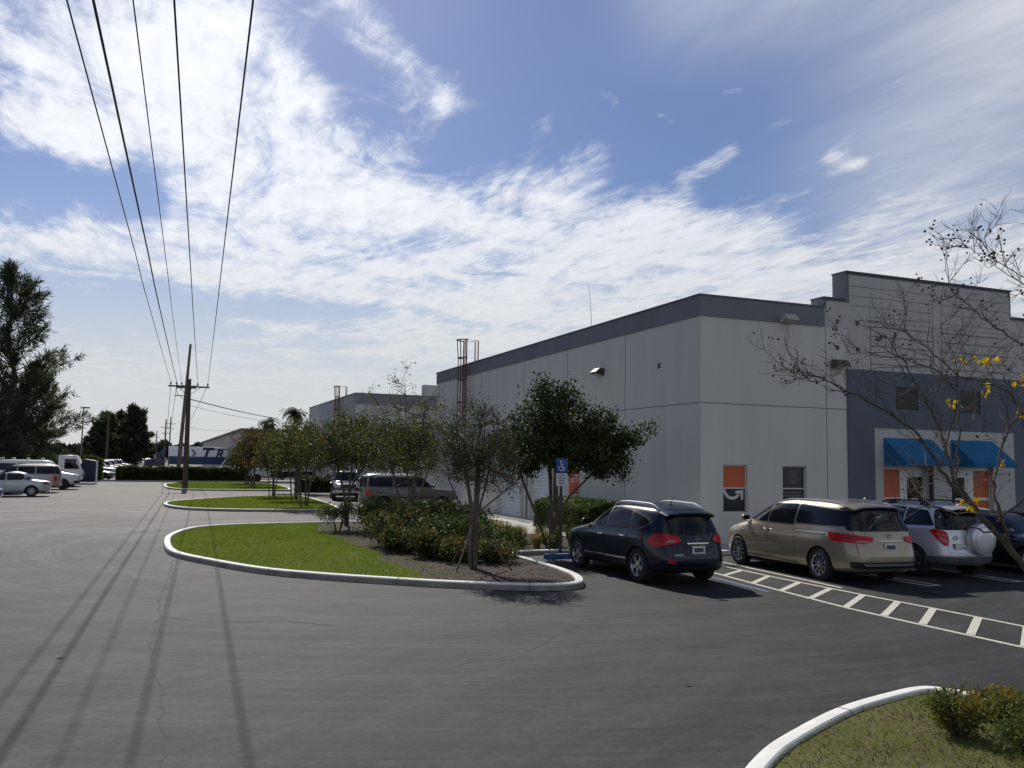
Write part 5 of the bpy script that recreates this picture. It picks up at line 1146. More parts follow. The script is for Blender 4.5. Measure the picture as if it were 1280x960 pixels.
truck()
def box_truck(name, x, y, label, L_, H_, base=.9, hood=True, bm_='trailer_white', cabm='paint_white', group=None):
    t = empty(name, (x, y, 0)); tag(t, label, 'truck', group)
    MB().box(0, L_, -1.2, 1.2, base, H_).build('cargo_box', M[bm_], t, bevel=.03)
    mb = MB(); mb.prism([(-2.3, .6), (-2.25, 1.15), (-1.5, 1.35), (-1.0, 1.5), (-.55, 2.25), (-.1, 2.35), (-.1, .6)], -1.0, 1.0, 'y'); mb.build('cab', M[cabm], t, bevel=.06)
    mb = MB(); mb.prism([(-.95, 1.5), (-.25, 1.5), (-.25, 2.15), (-.55, 2.15)], -1.012, -1.002, 'y'); mb.build('side_window', M['glass_dark'], t)
    MB().box(-2.36, -2.3, -.9, .9, .6, .85).build('bumper', M['chrome'], t)
    mb = MB(); mb.box(-.1, L_, -.5, .5, .6, base-.01); mb.build('chassis', M['black_trim'], t)
    for wx in (-1.4, L_-1.5):
        for s_ in (-1, 1): make_wheel(t, wx, s_, .98, .42, .24, 'steel', 0)
    return t
t = box_truck('box_truck', 8.0, 107.5, 'pale box truck with a dark wind deflector partly hidden by the long hedge', 7.0, 3.0)
mb = MB(); mb.prism([(-1.3, 1.6), (-.8, 2.35), (-.02, 2.75), (-.02, 1.6)], -1.05, 1.05, 'y'); mb.build('wind_deflector', M['dark_wall'], t)
box_truck('box_truck', 10.6, 90.0-1.5+5, 'long white box truck standing behind the small island trees', 9.5, 2.75, base=1.15)
# row of parked cars far down the sand road: real cars, copied
protoA = vehicle('parked_car', 'first car of the far row, dark with bright windscreen glare', 'car', sedan_spec('paint_black', n=32, sub=2, lod=0), (-6.3, 99.5), R(-20), 'cars parked along the sand road')
protoB = vehicle('parked_car', 'silver grey upright car second in the far row', 'car', suv_spec('paint_grey', n=32, sub=2, lod=0), (-6.5, 106.5), R(-16), 'cars parked along the sand road')
paints = ['paint_lightsilver', 'paint_black', 'paint_white', 'paint_grey', 'paint_silver', 'paint_navy', 'paint_beige', 'paint_maroon']
words = {'paint_lightsilver': 'pale silver', 'paint_black': 'black', 'paint_white': 'white', 'paint_grey': 'grey', 'paint_silver': 'silver', 'paint_navy': 'navy', 'paint_beige': 'beige', 'paint_maroon': 'maroon'}
ordn = ['third', 'fourth', 'fifth', 'sixth', 'seventh', 'eighth', 'ninth', 'tenth', 'eleventh', 'twelfth', 'thirteenth', 'fourteenth', 'fifteenth', 'sixteenth', 'seventeenth', 'eighteenth']
newm = {}
for i in range(16):
    src = protoA if i % 2 else protoB; pn = paints[(i*3+1) % 8]; c = copy_tree(src); c.location = (-6.7+.02*i+random.uniform(-.15, .15), 112.5+i*5.6+(i*i*.45), 0); c.rotation_euler = (0, 0, R(-18+random.uniform(-5, 5)))
    c['label'] = f'{words[pn]} car, {ordn[i]} from the near end of the far row by the sand road'
    for ch in kids(c):
        if ch.name.startswith('body'):
            key = (src.name, pn)
            if key not in newm: d_ = ch.data.copy(); d_.materials[0] = M[pn]; newm[key] = d_
            ch.data = newm[key]
for i, (x, y, pn) in enumerate([(-3.9, 250, 'paint_white'), (-3.3, 290, 'paint_silver'), (-2.4, 205, 'paint_white')]):
    c = copy_tree(protoB); c.location = (x, y, 0); c.rotation_euler = (0, 0, R(-95)); c['label'] = ['white vehicle parked far off at the head of the sand road', 'silver vehicle farthest off on the sand road', 'white vehicle just left of the blue tractor cab'][i]
    for ch in kids(c):
        if ch.name.startswith('body'):
            key = (protoB.name, pn)
            if key not in newm: d_ = ch.data.copy(); d_.materials[0] = M[pn]; newm[key] = d_
            ch.data = newm[key]
# ------------------------------------------------------------------ vegetation
rg = np.random.RandomState(21)
def gold_leaves(name, pos, size, m, parent):
    mb = MB()
    for p, s_ in zip(pos, size):
        a = Vector(rg.normal(size=3)); a.z -= .5; a.normalize(); b = Vector(rg.normal(size=3)); b = (b-a*a.dot(b)).normalized(); c = a.cross(b); p = Vector(p)
        q = [(0, 0, 0), (.25, .30, .05), (.6, .34, .10), (.85, .18, .04), (1.05, 0, -.06), (.85, -.18, .04), (.6, -.34, .10), (.25, -.30, .05), (.5, 0, -.02)]
        vs_ = [p+(a*x+b*y+c*z)*s_ for x, y, z in q]; mb.add(vs_, [(8, 0, 1, 2), (8, 2, 3, 4), (8, 4, 5, 6), (8, 6, 7, 0)])
    return mb.build(name, m, parent, smooth=True)
def leaf_mesh(name, pos, size, m, parent=None, aspect=.5, droop=0.0, mats=None, mi=None, dirs=None, kite=True):
    """many small leaf faces, one mesh; pos (n,3), size (n,)"""
    n = len(pos); a = rg.normal(size=(n, 3))
    if dirs is not None: a = a*.45+dirs
    a[:, 2] -= droop; a /= np.linalg.norm(a, axis=1)[:, None]+1e-9
    b = rg.normal(size=(n, 3)); b -= a*np.sum(a*b, 1)[:, None]; b /= np.linalg.norm(b, axis=1)[:, None]+1e-9
    s = size[:, None]; V = np.zeros((n, 4, 3)); V[:, 0] = pos; V[:, 1] = pos+a*s*.45+b*s*aspect*.5; V[:, 2] = pos+a*s; V[:, 3] = pos+a*s*.45-b*s*aspect*.5
    c = np.cross(a, b); V[:, 2] -= c*s*.12
    me = bpy.data.meshes.new(name); me.vertices.add(n*4); me.vertices.foreach_set('co', V.ravel()); me.loops.add(n*4); me.loops.foreach_set('vertex_index', np.arange(n*4))
    me.polygons.add(n); me.polygons.foreach_set('loop_start', np.arange(0, n*4, 4))
    for q in (mats or [m]): me.materials.append(q)
    if mi is not None: me.polygons.foreach_set('material_index', mi.astype(np.int32))
    me.update(); me.validate(); o = bpy.data.objects.new(name, me); col.objects.link(o)
    if parent is not None: o.parent = parent
    return o
def grow(trunks, targets, jit=.12, seg=.35, up=.25, low=None):
    nodes = []; par = []; ht = []
    for tr_ in trunks:
        prev = -1
        pts = cr(tr_, 3) if len(tr_) > 2 else [np.array(q, float) for q in tr_]
        for i, p in enumerate(pts):
            nodes.append(np.array(p, float)); par.append(prev); ht.append(i/len(pts)); prev = len(nodes)-1
    cen = np.mean([tr_[-1] for tr_ in trunks], axis=0); T = sorted(targets, key=lambda q: np.linalg.norm(np.array(q)-cen))
    ok = [h > (low if low is not None else .45) for h in ht]; tips = []
    for t_ in T:
        t_ = np.array(t_, float); A = np.array(nodes); d = np.linalg.norm(A-t_, axis=1); d = d+np.where((A[:, 2]-t_[2]) > 0, (A[:, 2]-t_[2])*.9, 0); d[~np.array(ok)] = 1e9
        k = int(np.argmin(d)); dist = np.linalg.norm(A[k]-t_); m = max(1, int(dist/seg)); prev = k
        for i in range(1, m+1):
            q = i/m; p = A[k]*(1-q)+t_*q; p = p+np.array([0, 0, -up*dist*q*(1-q)]); 
            if i < m: p = p+rg.normal(size=3)*jit*dist*.25
            nodes.append(p); par.append(prev); ok.append(True); prev = len(nodes)-1
        tips.append(prev)
    return np.array(nodes), np.array(par), tips
def branches(name, nodes, par, tips, m, parent, rt=.006, pw=.45, rmax=.2, n=5, twig=None):
    cnt = np.zeros(len(nodes)); 
    for t_ in tips:
        k = t_
        while k >= 0: cnt[k] += 1; k = par[k]
    cnt = np.maximum(cnt, 1); rad = np.minimum(rt*cnt**pw, rmax); mb = MB(); ch = {}
    for i, p in enumerate(par):
        if p >= 0: ch.setdefault(p, []).append(i)
    # follow the thickest child so that limbs are continuous tubes
    used = set(); starts = [i for i, p in enumerate(par) if p < 0]
    stack = [(s_, None) for s_ in starts]
    while stack:
        s_, frm = stack.pop(); chain = ([frm] if frm is not None else [])+[s_]; k = s_
        while k in ch:
            c_ = sorted(ch[k], key=lambda q: -cnt[q]); 
            for o_ in c_[1:]: stack.append((o_, k))
            k = c_[0]; chain.append(k)
        if len(chain) > 1:
            rr = [rad[q] for q in chain]
            if frm is not None: rr[0] = rr[1]
            mb.tube([tuple(nodes[q]) for q in chain], [float(x) for x in rr], n, cap=False)
    return mb.build(name, m, parent, smooth=True)
def ell_pts(lobes, n, shell=.35):
    out = []; vol = np.array([l[3]*l[4]*l[5] for l in lobes]); vol = vol/vol.sum()
    for l, v in zip(lobes, vol):
        k = max(3, int(n*v)); d = rg.normal(size=(k, 3)); d /= np.linalg.norm(d, axis=1)[:, None]; r_ = (shell+(1-shell)*rg.uniform(0, 1, k))**.6; d *= r_[:, None]
        out.append(d*np.array(l[3:6])+np.array(l[0:3]))
    return np.concatenate(out)
def twigs(nodes, par, tips, n, ln, seed=0):
    """extra fine shoots leaving the outer branches"""
    out = []
    idx = rg.choice(len(tips), n)
    for k in idx:
        p = nodes[tips[k]]; q = nodes[par[tips[k]]]; d = p-q; d = d/(np.linalg.norm(d)+1e-6)+rg.normal(size=3)*.55+np.array([0, 0, .25]); d /= np.linalg.norm(d)
        s = q+(p-q)*rg.uniform(.1, 1); L_ = ln*rg.uniform(.4, 1.2); mid = s+d*L_*.5+rg.normal(size=3)*L_*.08; e = s+d*L_+np.array([0, 0, L_*.12]); out.append((s, mid, e))
    return out
def tree(name, label, cat, base, trunks, lobes, ntar, bark, leaf, nleaf, lsize, lspread, rt=.008, rmax=.12, group=None, mats=None, mix=None, ntwig=0, twl=.35, low=.45, seg=.35, droop=.0, shell=.35, aspect=.5, pw=.45, nb=5, leafless=0.0, twr=.004):
    t = empty(name, base); tag(t, label, cat, group)
    T = ell_pts(lobes, ntar, shell); N_, P_, tips = grow(trunks, T, seg=seg, low=low)
    branches('trunk', N_, P_, tips, bark, t, rt=rt, rmax=rmax, pw=pw, n=nb)
    tw = twigs(N_, P_, tips, ntwig, twl) if ntwig else []
    if tw:
        mb = MB()
        for a, b, c in tw: mb.tube([tuple(a), tuple(b), tuple(c)], [twr, twr*.8, twr*.4], 3, cap=False)
        mb.build('twigs', bark, t)
    if nleaf:
        anc = [N_[k] for k in tips]+[N_[P_[k]]*.5+N_[k]*.5 for k in tips]+[c for a, b, c in tw]+[b for a, b, c in tw]
        anc = np.array(anc)
        if leafless: anc = anc[rg.permutation(len(anc))[:int(len(anc)*(1-leafless))]]
        k = rg.randint(0, len(anc), nleaf); pos = anc[k]+rg.normal(size=(nleaf, 3))*lspread; sz = lsize*rg.uniform(.6, 1.35, nleaf)
        if mats:
            f_ = rg.uniform(0, 1, len(anc))[k]*.7+rg.uniform(0, 1, nleaf)*.3; mi = np.searchsorted(np.cumsum(mix), f_).clip(0, len(mats)-1)
            leaf_mesh('crown', pos, sz, None, t, mats=mats, mi=mi, droop=droop, aspect=aspect)
        else: leaf_mesh('crown', pos, sz, leaf, t, droop=droop, aspect=aspect)
    return t
BK, BD = M['bark'], M['bark_dark']
DK = [M['leaf_dark'], M['leaf_olive'], M['leaf_fresh']]
# 1 leafy evergreen beside the disabled bay : crown x 8.4..13.3 , z 1.9..5
tree('evergreen_tree', 'dense dark green tree with forked stems behind the blue parking sign', 'tree', (10.25, 22.75, .08),
     [[(-.05, .1, 0), (-.25, .05, .55), (-.55, 0, 1.2), (-.85, .1, 2.0), (-.9, .1, 2.7)], [(.0, 0, 0), (.05, .05, .8), (.05, .1, 1.7), (.0, .1, 2.8), (.1, 0, 3.8)], [(.05, 0, .0), (.10, 0, .8), (.5, 0, 1.35), (1.1, -.1, 1.95), (1.9, -.1, 2.6)], [(.08, .08, .0), (.22, .1, 1.0), (.25, .15, 2.2), (.6, .2, 3.1)]],
     [(.10, 0, 3.85, .95, .75, .80), (.75, .2, 3.2, 1.1, .75, .75), (-.65, 0, 3.0, 1.15, .75, .75), (1.5, -.1, 2.7, 1.1, .75, .65), (2.35, -.1, 3.0, .62, .5, .30), (2.95, -.1, 3.35, .42, .3, .16), (-.8, .0, 2.35, .7, .7, .42), (.3, 0, 2.6, 1.1, .8, .55), (-.1, 0, 4.45, .45, .4, .4), (1.9, 0, 2.30, .8, .6, .42), (1.4, 0, 3.3, .7, .5, .4), (-1.3, 0, 2.9, .5, .5, .6)],
     360, BD, None, 27000, .10, .12, rt=.007, rmax=.075, mats=[M['leaf_dark'], M['leaf_fresh'], M['leaf_rust']], mix=[.82, .165, .015], low=.62, shell=.15, aspect=.55, ntwig=120, twl=.3)
# 2 multi-stem tree with bare twigs on the point of the near island
tree('crape_myrtle', 'twiggy half bare tree with a thick stem and stakes at the island point', 'tree', (6.62, 18.85, .08),
     [[(-.06, 0, 0), (-.08, 0, .6), (-.04, 0, 1.1), (-.15, 0, 1.8), (-.3, 0, 2.6)], [(.05, .03, 0), (.06, .03, .7), (.06, .05, 1.2), (.1, .1, 2.0), (.1, .1, 2.9)], [(.0, -.05, 0), (.02, -.05, .8), (.05, -.1, 1.2), (.45, -.15, 1.55), (1.0, -.2, 2.0)], [(-.02, .05, 0), (-.04, .05, .9), (-.35, .1, 1.5), (-.6, .1, 2.0)], [(.02, .0, 0), (0, 0, .9), (.3, .2, 1.7), (.5, .3, 2.5)]],
     [(.0, 0, 2.9, .85, .8, .8), (-.45, 0, 2.4, .55, .6, .5), (.55, 0, 2.45, .62, .6, .55), (.05, 0, 2.2, .8, .7, .5), (.75, -.1, 1.85, .45, .4, .3), (.2, 0, 3.4, .4, .4, .3)],
     300, BK, None, 6500, .058, .08, rt=.0052, rmax=.085, mats=[M['leaf_olive'], M['leaf_dark'], M['leaf_yellow'], M['leaf_rust']], mix=[.32, .52, .08, .08], ntwig=2000, twl=.33, low=.45, leafless=.2, twr=.0045, pw=.5)
# 3 taller yellow-green tree behind the shrubs
tree('crape_myrtle', 'tall thin tree with sparse yellow green leaves rising above the other island trees', 'tree', (7.45, 27.6, .08),
     [[(-.1, 0, 0), (-.25, 0, .9), (-.5, 0, 1.9), (-.8, 0, 3.0)], [(.05, 0, 0), (.05, 0, 1.2), (-.1, .1, 2.4), (-.15, 0, 3.9), (-.25, 0, 5.2)], [(.1, .0, 0), (.3, 0, 1.1), (.7, 0, 2.2), (1.0, 0, 3.4)], [(0, .1, 0), (.15, .1, 1.3), (.35, .1, 2.6), (.5, 0, 4.2)]],
     [(-.1, 0, 3.6, 1.2, 1.0, .9), (-.9, 0, 2.8, .8, .8, .8), (.9, 0, 2.9, .8, .8, .8), (.1, 0, 2.2, 1.1, .9, .5), (-.25, 0, 4.9, .35, .3, .75), (-1.35, 0, 4.3, .35, .3, .3), (.8, 0, 4.1, .5, .4, .4)],
     230, BK, None, 5200, .078, .10, rt=.006, rmax=.07, mats=[M['leaf_yellow'], M['leaf_olive'], M['leaf_dark'], M['leaf_rust']], mix=[.22, .44, .28, .06], ntwig=800, twl=.42, low=.4, leafless=.12, twr=.006)
# 4 rust and olive tree to its left
tree('crape_myrtle', 'rusty leaved round tree whose stem stands before the olive wagon', 'tree', (6.35, 31.9, .08),
     [[(-.05, 0, 0), (-.1, 0, 1.0), (-.35, 0, 2.0), (-.6, 0, 2.9)], [(.05, 0, 0), (.05, 0, 1.2), (.15, 0, 2.3), (.2, 0, 3.4)], [(0, .05, 0), (.1, 0, 1.3), (.6, 0, 2.2), (1.0, 0, 2.9)]],
     [(.1, 0, 3.1, 1.3, 1.1, .85), (-.8, 0, 2.7, .7, .8, .6), (1.0, 0, 2.7, .7, .8, .65), (.1, 0, 2.3, 1.1, .9, .45)],
     220, BD, None, 9000, .08, .12, rt=.006, rmax=.09, mats=[M['leaf_rust'], M['leaf_olive'], M['leaf_dark'], M['leaf_yellow']], mix=[.10, .36, .46, .08], ntwig=500, twl=.35, low=.5, twr=.006)
# 5-8 trees on the middle and far islands
I2 = [((6.45, 56.0, .09), 'thin tree leftmost of the three on the middle island', 3.9, 1.15, .5), ((7.15, 51.4, .09), 'twin stemmed tree in the middle of the three on the middle island', 4.5, 1.5, .5), ((6.75, 45.0, .09), 'yellow green tree rightmost of the three on the middle island', 4.5, 1.6, .6)]
for k, (b, lab, h, w, y_) in enumerate(I2):
    tree('crape_myrtle', lab, 'tree', b, [[(-.12, 0, 0), (-.2, 0, 1.2), (-.5, 0, 2.3)], [(.12, 0, 0), (.1, 0, 1.4), (.1, 0, 2.8)], [(.2, 0, 0), (.35, 0, 1.3), (.75, 0, 2.3)]],
         [(0, 0, h*.70, w, w*.85, h*.26), (-w*.5, 0, h*.6, w*.6, w*.6, h*.18), (w*.55, 0, h*.62, w*.6, w*.6, h*.2), (.1, 0, h*.52, w*.7, w*.6, h*.14)],
         140, BD, None, 4600, .12, .15, rt=.009, rmax=.11, group='small trees on the grassy islands', mats=[M['leaf_olive'], M['leaf_dark'], M['leaf_yellow'], M['leaf_rust']], mix=[.42, .28, .22, .08], ntwig=200, twl=.4, twr=.010)
for k, (b, lab, h, w, mx_) in enumerate([((7.3, 82.0, .09), 'small greyish tree leftmost on the far island', 3.6, 1.5, [.3, .6, .03, .07]), ((7.25, 76.2, .09), 'purplish leaved tree on the far island between the pole and the palms', 4.9, 1.9, [.25, .3, .05, .4])]):
    tree('crape_myrtle', lab, 'tree', b, [[(-.1, 0, 0), (-.2, 0, 1.2), (-.6, 0, 2.4)], [(.1, 0, 0), (.1, 0, 1.4), (.3, 0, 2.9)]],
         [(0, 0, h*.66, w, w*.85, h*.30), (-w*.5, 0, h*.55, w*.6, w*.6, h*.2), (w*.55, 0, h*.58, w*.6, w*.6, h*.22)],
         140, BD, None, 5200, .17, .2, rt=.012, rmax=.14, group='small trees on the grassy islands', mats=[M['leaf_olive'], M['leaf_dark'], M['leaf_yellow'], M['leaf_rust']], mix=mx_, ntwig=200, twl=.5, twr=.014)
# trees right of the islands in front of the second warehouse
for k, (b, h, w, lab) in enumerate([((9.2, 64.5, 0), 5.1, 2.2, 'dark round tree left of the black SUV'), ((12.6, 60.5, 0), 5.6, 2.4, 'dark round tree standing behind the black SUV'), ((13.4, 50.6, 0), 5.0, 1.9, 'olive tree against the second warehouse behind the white car')]):
    tree('shade_tree', lab, 'tree', b, [[(0, 0, 0), (.05, 0, 1.3), (-.2, 0, 2.8)], [(.05, 0, 0), (.1, 0, 1.5), (.6, 0, 2.8)]],
         [(0, 0, h*.68, w, w*.8, h*.28), (-w*.5, 0, h*.55, w*.6, w*.6, h*.2), (w*.5, 0, h*.56, w*.6, w*.6, h*.22)],
         170, BD, None, 8500, .17, .2, rt=.012, rmax=.13, mats=[M['leaf_olive'], M['leaf_dark'], M['leaf_yellow']], mix=[.35, .5, .15], ntwig=150, twl=.5, twr=.01)
# stakes bracing the near tree
for k, (a, b) in enumerate([((7.35, 18.35, .08), (6.75, 18.8, .98)), ((6.05, 18.3, .08), (6.55, 18.8, .95)), ((6.3, 19.5, .08), (6.6, 18.95, .98))]):
    s_ = MB().tube([a, b], .022, 6).build('tree_stake', M['bark_dark']); tag(s_, ['dark stake propping the island point tree on its right', 'dark stake propping the island point tree on its left', 'dark stake propping the island point tree from behind'][k], 'stake', 'stakes round the island point tree')

# bare winter tree close on the right
bt = empty('bare_tree', (7.8, 5.55, .07)); tag(bt, 'bare branching tree with a few yellow leaves close on the right', 'tree')
ox = Vector((7.8, 5.55, .07))
LIMB = [([(7.80, 5.55, .07), (7.62, 5.6, .8), (7.28, 5.68, 1.5), (6.88, 5.7, 1.91), (6.52, 5.7, 2.19), (6.24, 5.7, 2.47), (6.02, 5.72, 2.74), (5.62, 5.75, 2.97), (5.17, 5.8, 3.16), (4.92, 5.8, 3.21), (4.77, 5.8, 3.23)], .048, .0035),
        ([(7.85, 5.65, .07), (7.75, 5.8, .8), (7.5, 5.9, 1.5), (6.98, 5.9, 2.0), (6.64, 5.9, 2.36), (6.49, 5.9, 2.75), (6.33, 5.9, 3.03), (6.15, 5.9, 3.27), (5.93, 5.9, 3.55), (5.78, 5.9, 3.64)], .042, .003),
        ([(7.02, 5.68, 1.78), (6.80, 5.6, 2.1), (6.76, 5.6, 2.37), (6.92, 5.6, 2.76), (7.1, 5.6, 3.01), (7.37, 5.6, 3.53), (7.61, 5.6, 3.99), (7.75, 5.6, 4.4)], .024, .006),
        ([(7.34, 5.58, 3.45), (7.24, 5.5, 3.51), (6.87, 5.5, 3.63), (6.48, 5.5, 3.81), (6.19, 5.5, 3.98), (6.17, 5.5, 4.1)], .011, .003),
        ([(7.60, 5.6, 3.97), (7.47, 5.5, 3.98), (7.08, 5.5, 4.16), (6.74, 5.5, 4.29), (6.45, 5.5, 4.36), (6.32, 5.5, 4.43)], .009, .003),
        ([(6.80, 5.9, 2.15), (6.87, 6.1, 2.36), (6.94, 6.1, 2.81), (6.85, 6.1, 3.25), (6.46, 6.1, 3.42), (5.99, 6.1, 3.5), (5.62, 6.1, 3.46)], .020, .003),
        ([(7.45, 5.88, 1.6), (7.75, 6.0, 2.4), (7.6, 6.0, 3.05), (7.25, 6.0, 3.26), (6.84, 6.0, 3.32), (6.5, 6.0, 3.52), (6.17, 6.0, 3.68), (5.81, 6.0, 3.76)], .024, .003),
        ([(6.88, 5.7, 1.91), (6.5, 5.6, 1.95), (6.1, 5.5, 2.12), (5.8, 5.45, 2.16), (5.55, 5.4, 2.3)], .012, .003),
        ([(7.65, 5.6, .7), (7.85, 5.4, 1.4), (7.95, 5.3, 2.3), (8.0, 5.3, 3.2), (8.2, 5.2, 4.2)], .035, .006),
        ([(7.61, 5.6, 3.99), (7.4, 5.7, 4.15), (7.1, 5.8, 4.35), (6.95, 5.8, 4.6)], .008, .003),
        ([(6.9, 5.7, 2.0), (7.05, 5.4, 2.4), (7.0, 5.2, 2.9), (6.7, 5.1, 3.3), (6.5, 5.0, 3.7)], .016, .003),
        ([(6.24, 5.7, 2.47), (6.3, 5.6, 2.9), (6.25, 5.5, 3.3), (6.05, 5.5, 3.65)], .011, .0025)]
mb = MB(); mp_ = MB(); lm = []
for pts, ra, rb in LIMB:
    P_ = [Vector(q) for q in cr(pts, 5)]; P_ = [p+Vector(rg.normal(size=3)*.009) for p in P_]; k = len(P_); mb.tube([p-ox for p in P_], [(ra+(rb-ra)*(i/(k-1))**.6)*(.72 if ra > .015 else .85) for i in range(k)], 7, cap=False); lm.append((P_, ra))
mb.build('trunk', M['bark_dark'], bt, smooth=True)
tm = MB(); pale = MB(); pods = []; tipsb = []
def shoot(p, d, L_, r_, lev):
    n = 5; pts = [p]; q = p.copy(); dd = d.copy()
    for i in range(n):
        dd = (dd+Vector(rg.normal(size=3))*.17+Vector((0, 0, .06))).normalized(); q = q+dd*(L_/n); pts.append(q.copy())
    (pale if rg.uniform() < .16 and lev > 0 else tm).tube([a-ox for a in pts], [r_*(1-.6*i/n) for i in range(n+1)], 4, cap=False)
    tipsb.append(pts[-1])
    if lev < 2:
        for i in range(1, n+1):
            for _ in range(rg.choice([0, 1, 1, 2]) if lev == 0 else rg.choice([0, 0, 1, 1])):
                s_ = Vector(rg.normal(size=3)); nd = (dd+s_*.65).normalized(); shoot(pts[i], nd, L_*rg.uniform(.35, .6), r_*.62, lev+1)
    elif rg.uniform() < .10 or (pts[-1].z > 3.5 and rg.uniform() < .12): pods.append(pts[-1])
for P_, ra in lm:
    k = len(P_)
    for i in range(max(4, int(k*.35)), k, 2):
        if P_[i].z < 1.85: continue
        for _ in range(rg.choice([1, 1, 2]) if i % 4 else 1):
            t_ = (P_[i]-P_[i-1]).normalized(); nd = (t_+Vector((rg.normal()*.8, rg.normal()*.6, rg.normal()*.6+.12))).normalized(); shoot(P_[i], nd, rg.uniform(.3, .62)*(.55 if P_[i].z > 3.6 else 1)*(.6 if P_[i].x < 5.9 else 1), .0042, 0)
tm.build('twigs', M['bark_dark'], bt); pale.build('pale_twigs', M['bark_pale'], bt)
mb = MB()
for p in pods[:150]:
    for _ in range(rg.randint(1, 4)):
        c = p-ox+Vector(rg.normal(size=3))*.022; r_ = rg.uniform(.008, .013); mb.lathe([(0, -r_), (r_*.8, -r_*.5), (r_, 0), (r_*.8, r_*.6), (0, r_)], 6, Matrix.Translation(c))
mb.build('seed_pods', M['bark_dark'], bt)
YL = [(6.55, 5.7, 3.44), (6.74, 5.7, 3.43), (6.84, 5.7, 3.42), (7.0, 5.7, 3.47), (6.83, 5.7, 3.17), (6.38, 5.7, 3.03), (7.27, 5.7, 3.28), (7.19, 5.7, 2.98), (6.95, 5.7, 2.53), (6.37, 5.6, 2.2), (7.22, 5.7, 3.25), (6.48, 5.6, 2.16)]
pos = []; 
for q in YL:
    for _ in range(rg.randint(4, 7)): pos.append(np.array(q)+rg.normal(size=3)*.026-np.array(ox))
gold_leaves('yellow_leaves', np.array(pos), rg.uniform(.042, .068, len(pos)), M['leaf_gold'], bt)
# tie the leaves on with short shoots
mb = MB()
for q in YL:
    v = Vector(q); nearest = min((p for P_, _ in lm for p in P_), key=lambda p: (p-v).length); mb.tube([nearest-ox, nearest.lerp(v, .5)-ox+Vector((0, 0, .03)), v-ox], .0028, 4, cap=False)
mb.build('leaf_stalk', M['bark_dark'], bt)

# shrubs ---------------------------------------------------------------
def shrub(name, label, base, rx, ry, h, n, ls, mats, mix, group=None, cat='shrub', stems=14, dens=.25, low=.12, droop=-.25):
    t = empty(name, base); tag(t, label, cat, group); mb = MB(); P_ = []
    for k in range(stems):
        a = rg.uniform(0, 2*math.pi); q = rg.uniform(.2, 1)**.6; tx, ty = rx*q*math.cos(a), ry*q*math.sin(a); hz = h*(1-.35*q*q)*rg.uniform(.75, 1.02)
        pts = [(tx*.15, ty*.15, 0), (tx*.5, ty*.5, hz*.45), (tx*.9, ty*.9, hz*.85)]; mb.tube(pts, [.012, .009, .004], 4, cap=False); P_.append((tx, ty, hz))
    mb.build('stems', M['bark_dark'], t)
    # foliage carried by lumps at stem ends, so the outline stays uneven
    P_ = np.array(P_); nl = max(stems, 8); C = P_[rg.randint(0, len(P_), n)]; pos = np.zeros((n, 3)); u = rg.uniform(0, 1, n)
    s_ = min(rx, ry)*dens; pos[:, :2] = C[:, :2]*(.35+.65*u[:, None]**.5)+rg.normal(size=(n, 2))*s_; pos[:, 2] = C[:, 2]*(low+(1-low)*u**.75)+rg.normal(size=n)*.05*h
    pos[:, 2] = np.maximum(pos[:, 2], .03); sz = ls*rg.uniform(.6, 1.3, n)
    lump = rg.uniform(0, 1, 400); ci = (np.abs(np.floor(pos*4.5)@np.array([7, 13, 29])).astype(int)) % 400; f_ = lump[ci]*.6+rg.uniform(0, 1, n)*.4; mi = np.searchsorted(np.cumsum(mix), f_).clip(0, len(mats)-1)
    leaf_mesh('foliage', pos, sz, None, t, mats=mats, mi=mi, droop=droop, aspect=.45); return t
LD, LO, LY, LR, LF, LH = [M[k] for k in ('leaf_dark', 'leaf_olive', 'leaf_yellow', 'leaf_rust', 'leaf_fresh', 'leaf_hedge')]
SH = [((6.25, 24.2), .85, .9, 1.2, [LR, LO, LD, LF], [.14, .32, .42, .12], 'orange tipped shrub at the left end of the island shrub mass'),
      ((7.35, 24.8), .95, .85, 1.3, [LD, LO, LF], [.6, .25, .15], 'dark green shrub in the middle of the island mass behind the orange tipped one'),
      ((8.3, 25.3), 1.0, .85, 1.25, [LD, LF, LO], [.62, .23, .15], 'dark glossy shrub right of the middle of the island mass'),
      ((7.1, 22.4), 1.0, .9, 1.1, [LD, LF, LO], [.6, .2, .2], 'dark low shrub in front of the island mass'),
      ((6.5, 21.3), .65, .6, .8, [LR, LO, LD], [.17, .38, .45], 'small rusty shrub in front of the island mass'),
      ((6.75, 20.3), .5, .5, .65, [LR, LO, LD], [.24, .40, .36], 'smallest rusty shrub just left of the staked tree'),
      ((7.45, 20.0), .6, .6, .62, [LD, LO, LR], [.4, .45, .15], 'low mixed shrub touching the staked tree on its right'),
      ((5.95, 22.7), .5, .6, .75, [LD, LO, LR], [.5, .3, .2], 'dark shrub at the lawn edge left of the front shrubs'),
      ((8.0, 21.6), .65, .6, .8, [LO, LD, LF], [.4, .4, .2], 'olive shrub between the staked tree and the grass tufts'),
      ((7.0, 28.9), .9, .7, 1.25, [LF, LD, LO], [.5, .3, .2], 'bright green shrub at the back left of the island mass'),
      ((8.4, 28.2), .9, .7, 1.15, [LF, LD, LO], [.45, .35, .2], 'bright green shrub at the back right of the island mass'),
      ((8.0, 23.3), .7, .6, .9, [LD, LF, LO], [.6, .15, .25], 'dark shrub directly behind the staked tree')]
for (x, y), rx, ry, h, ms, mx_, lab in SH:
    shrub('shrub', lab, (x, y, .08), rx, ry, h, int(8200*rx*ry*h/.6), .085, ms, mx_, group='shrubs massed on the near island', stems=30)
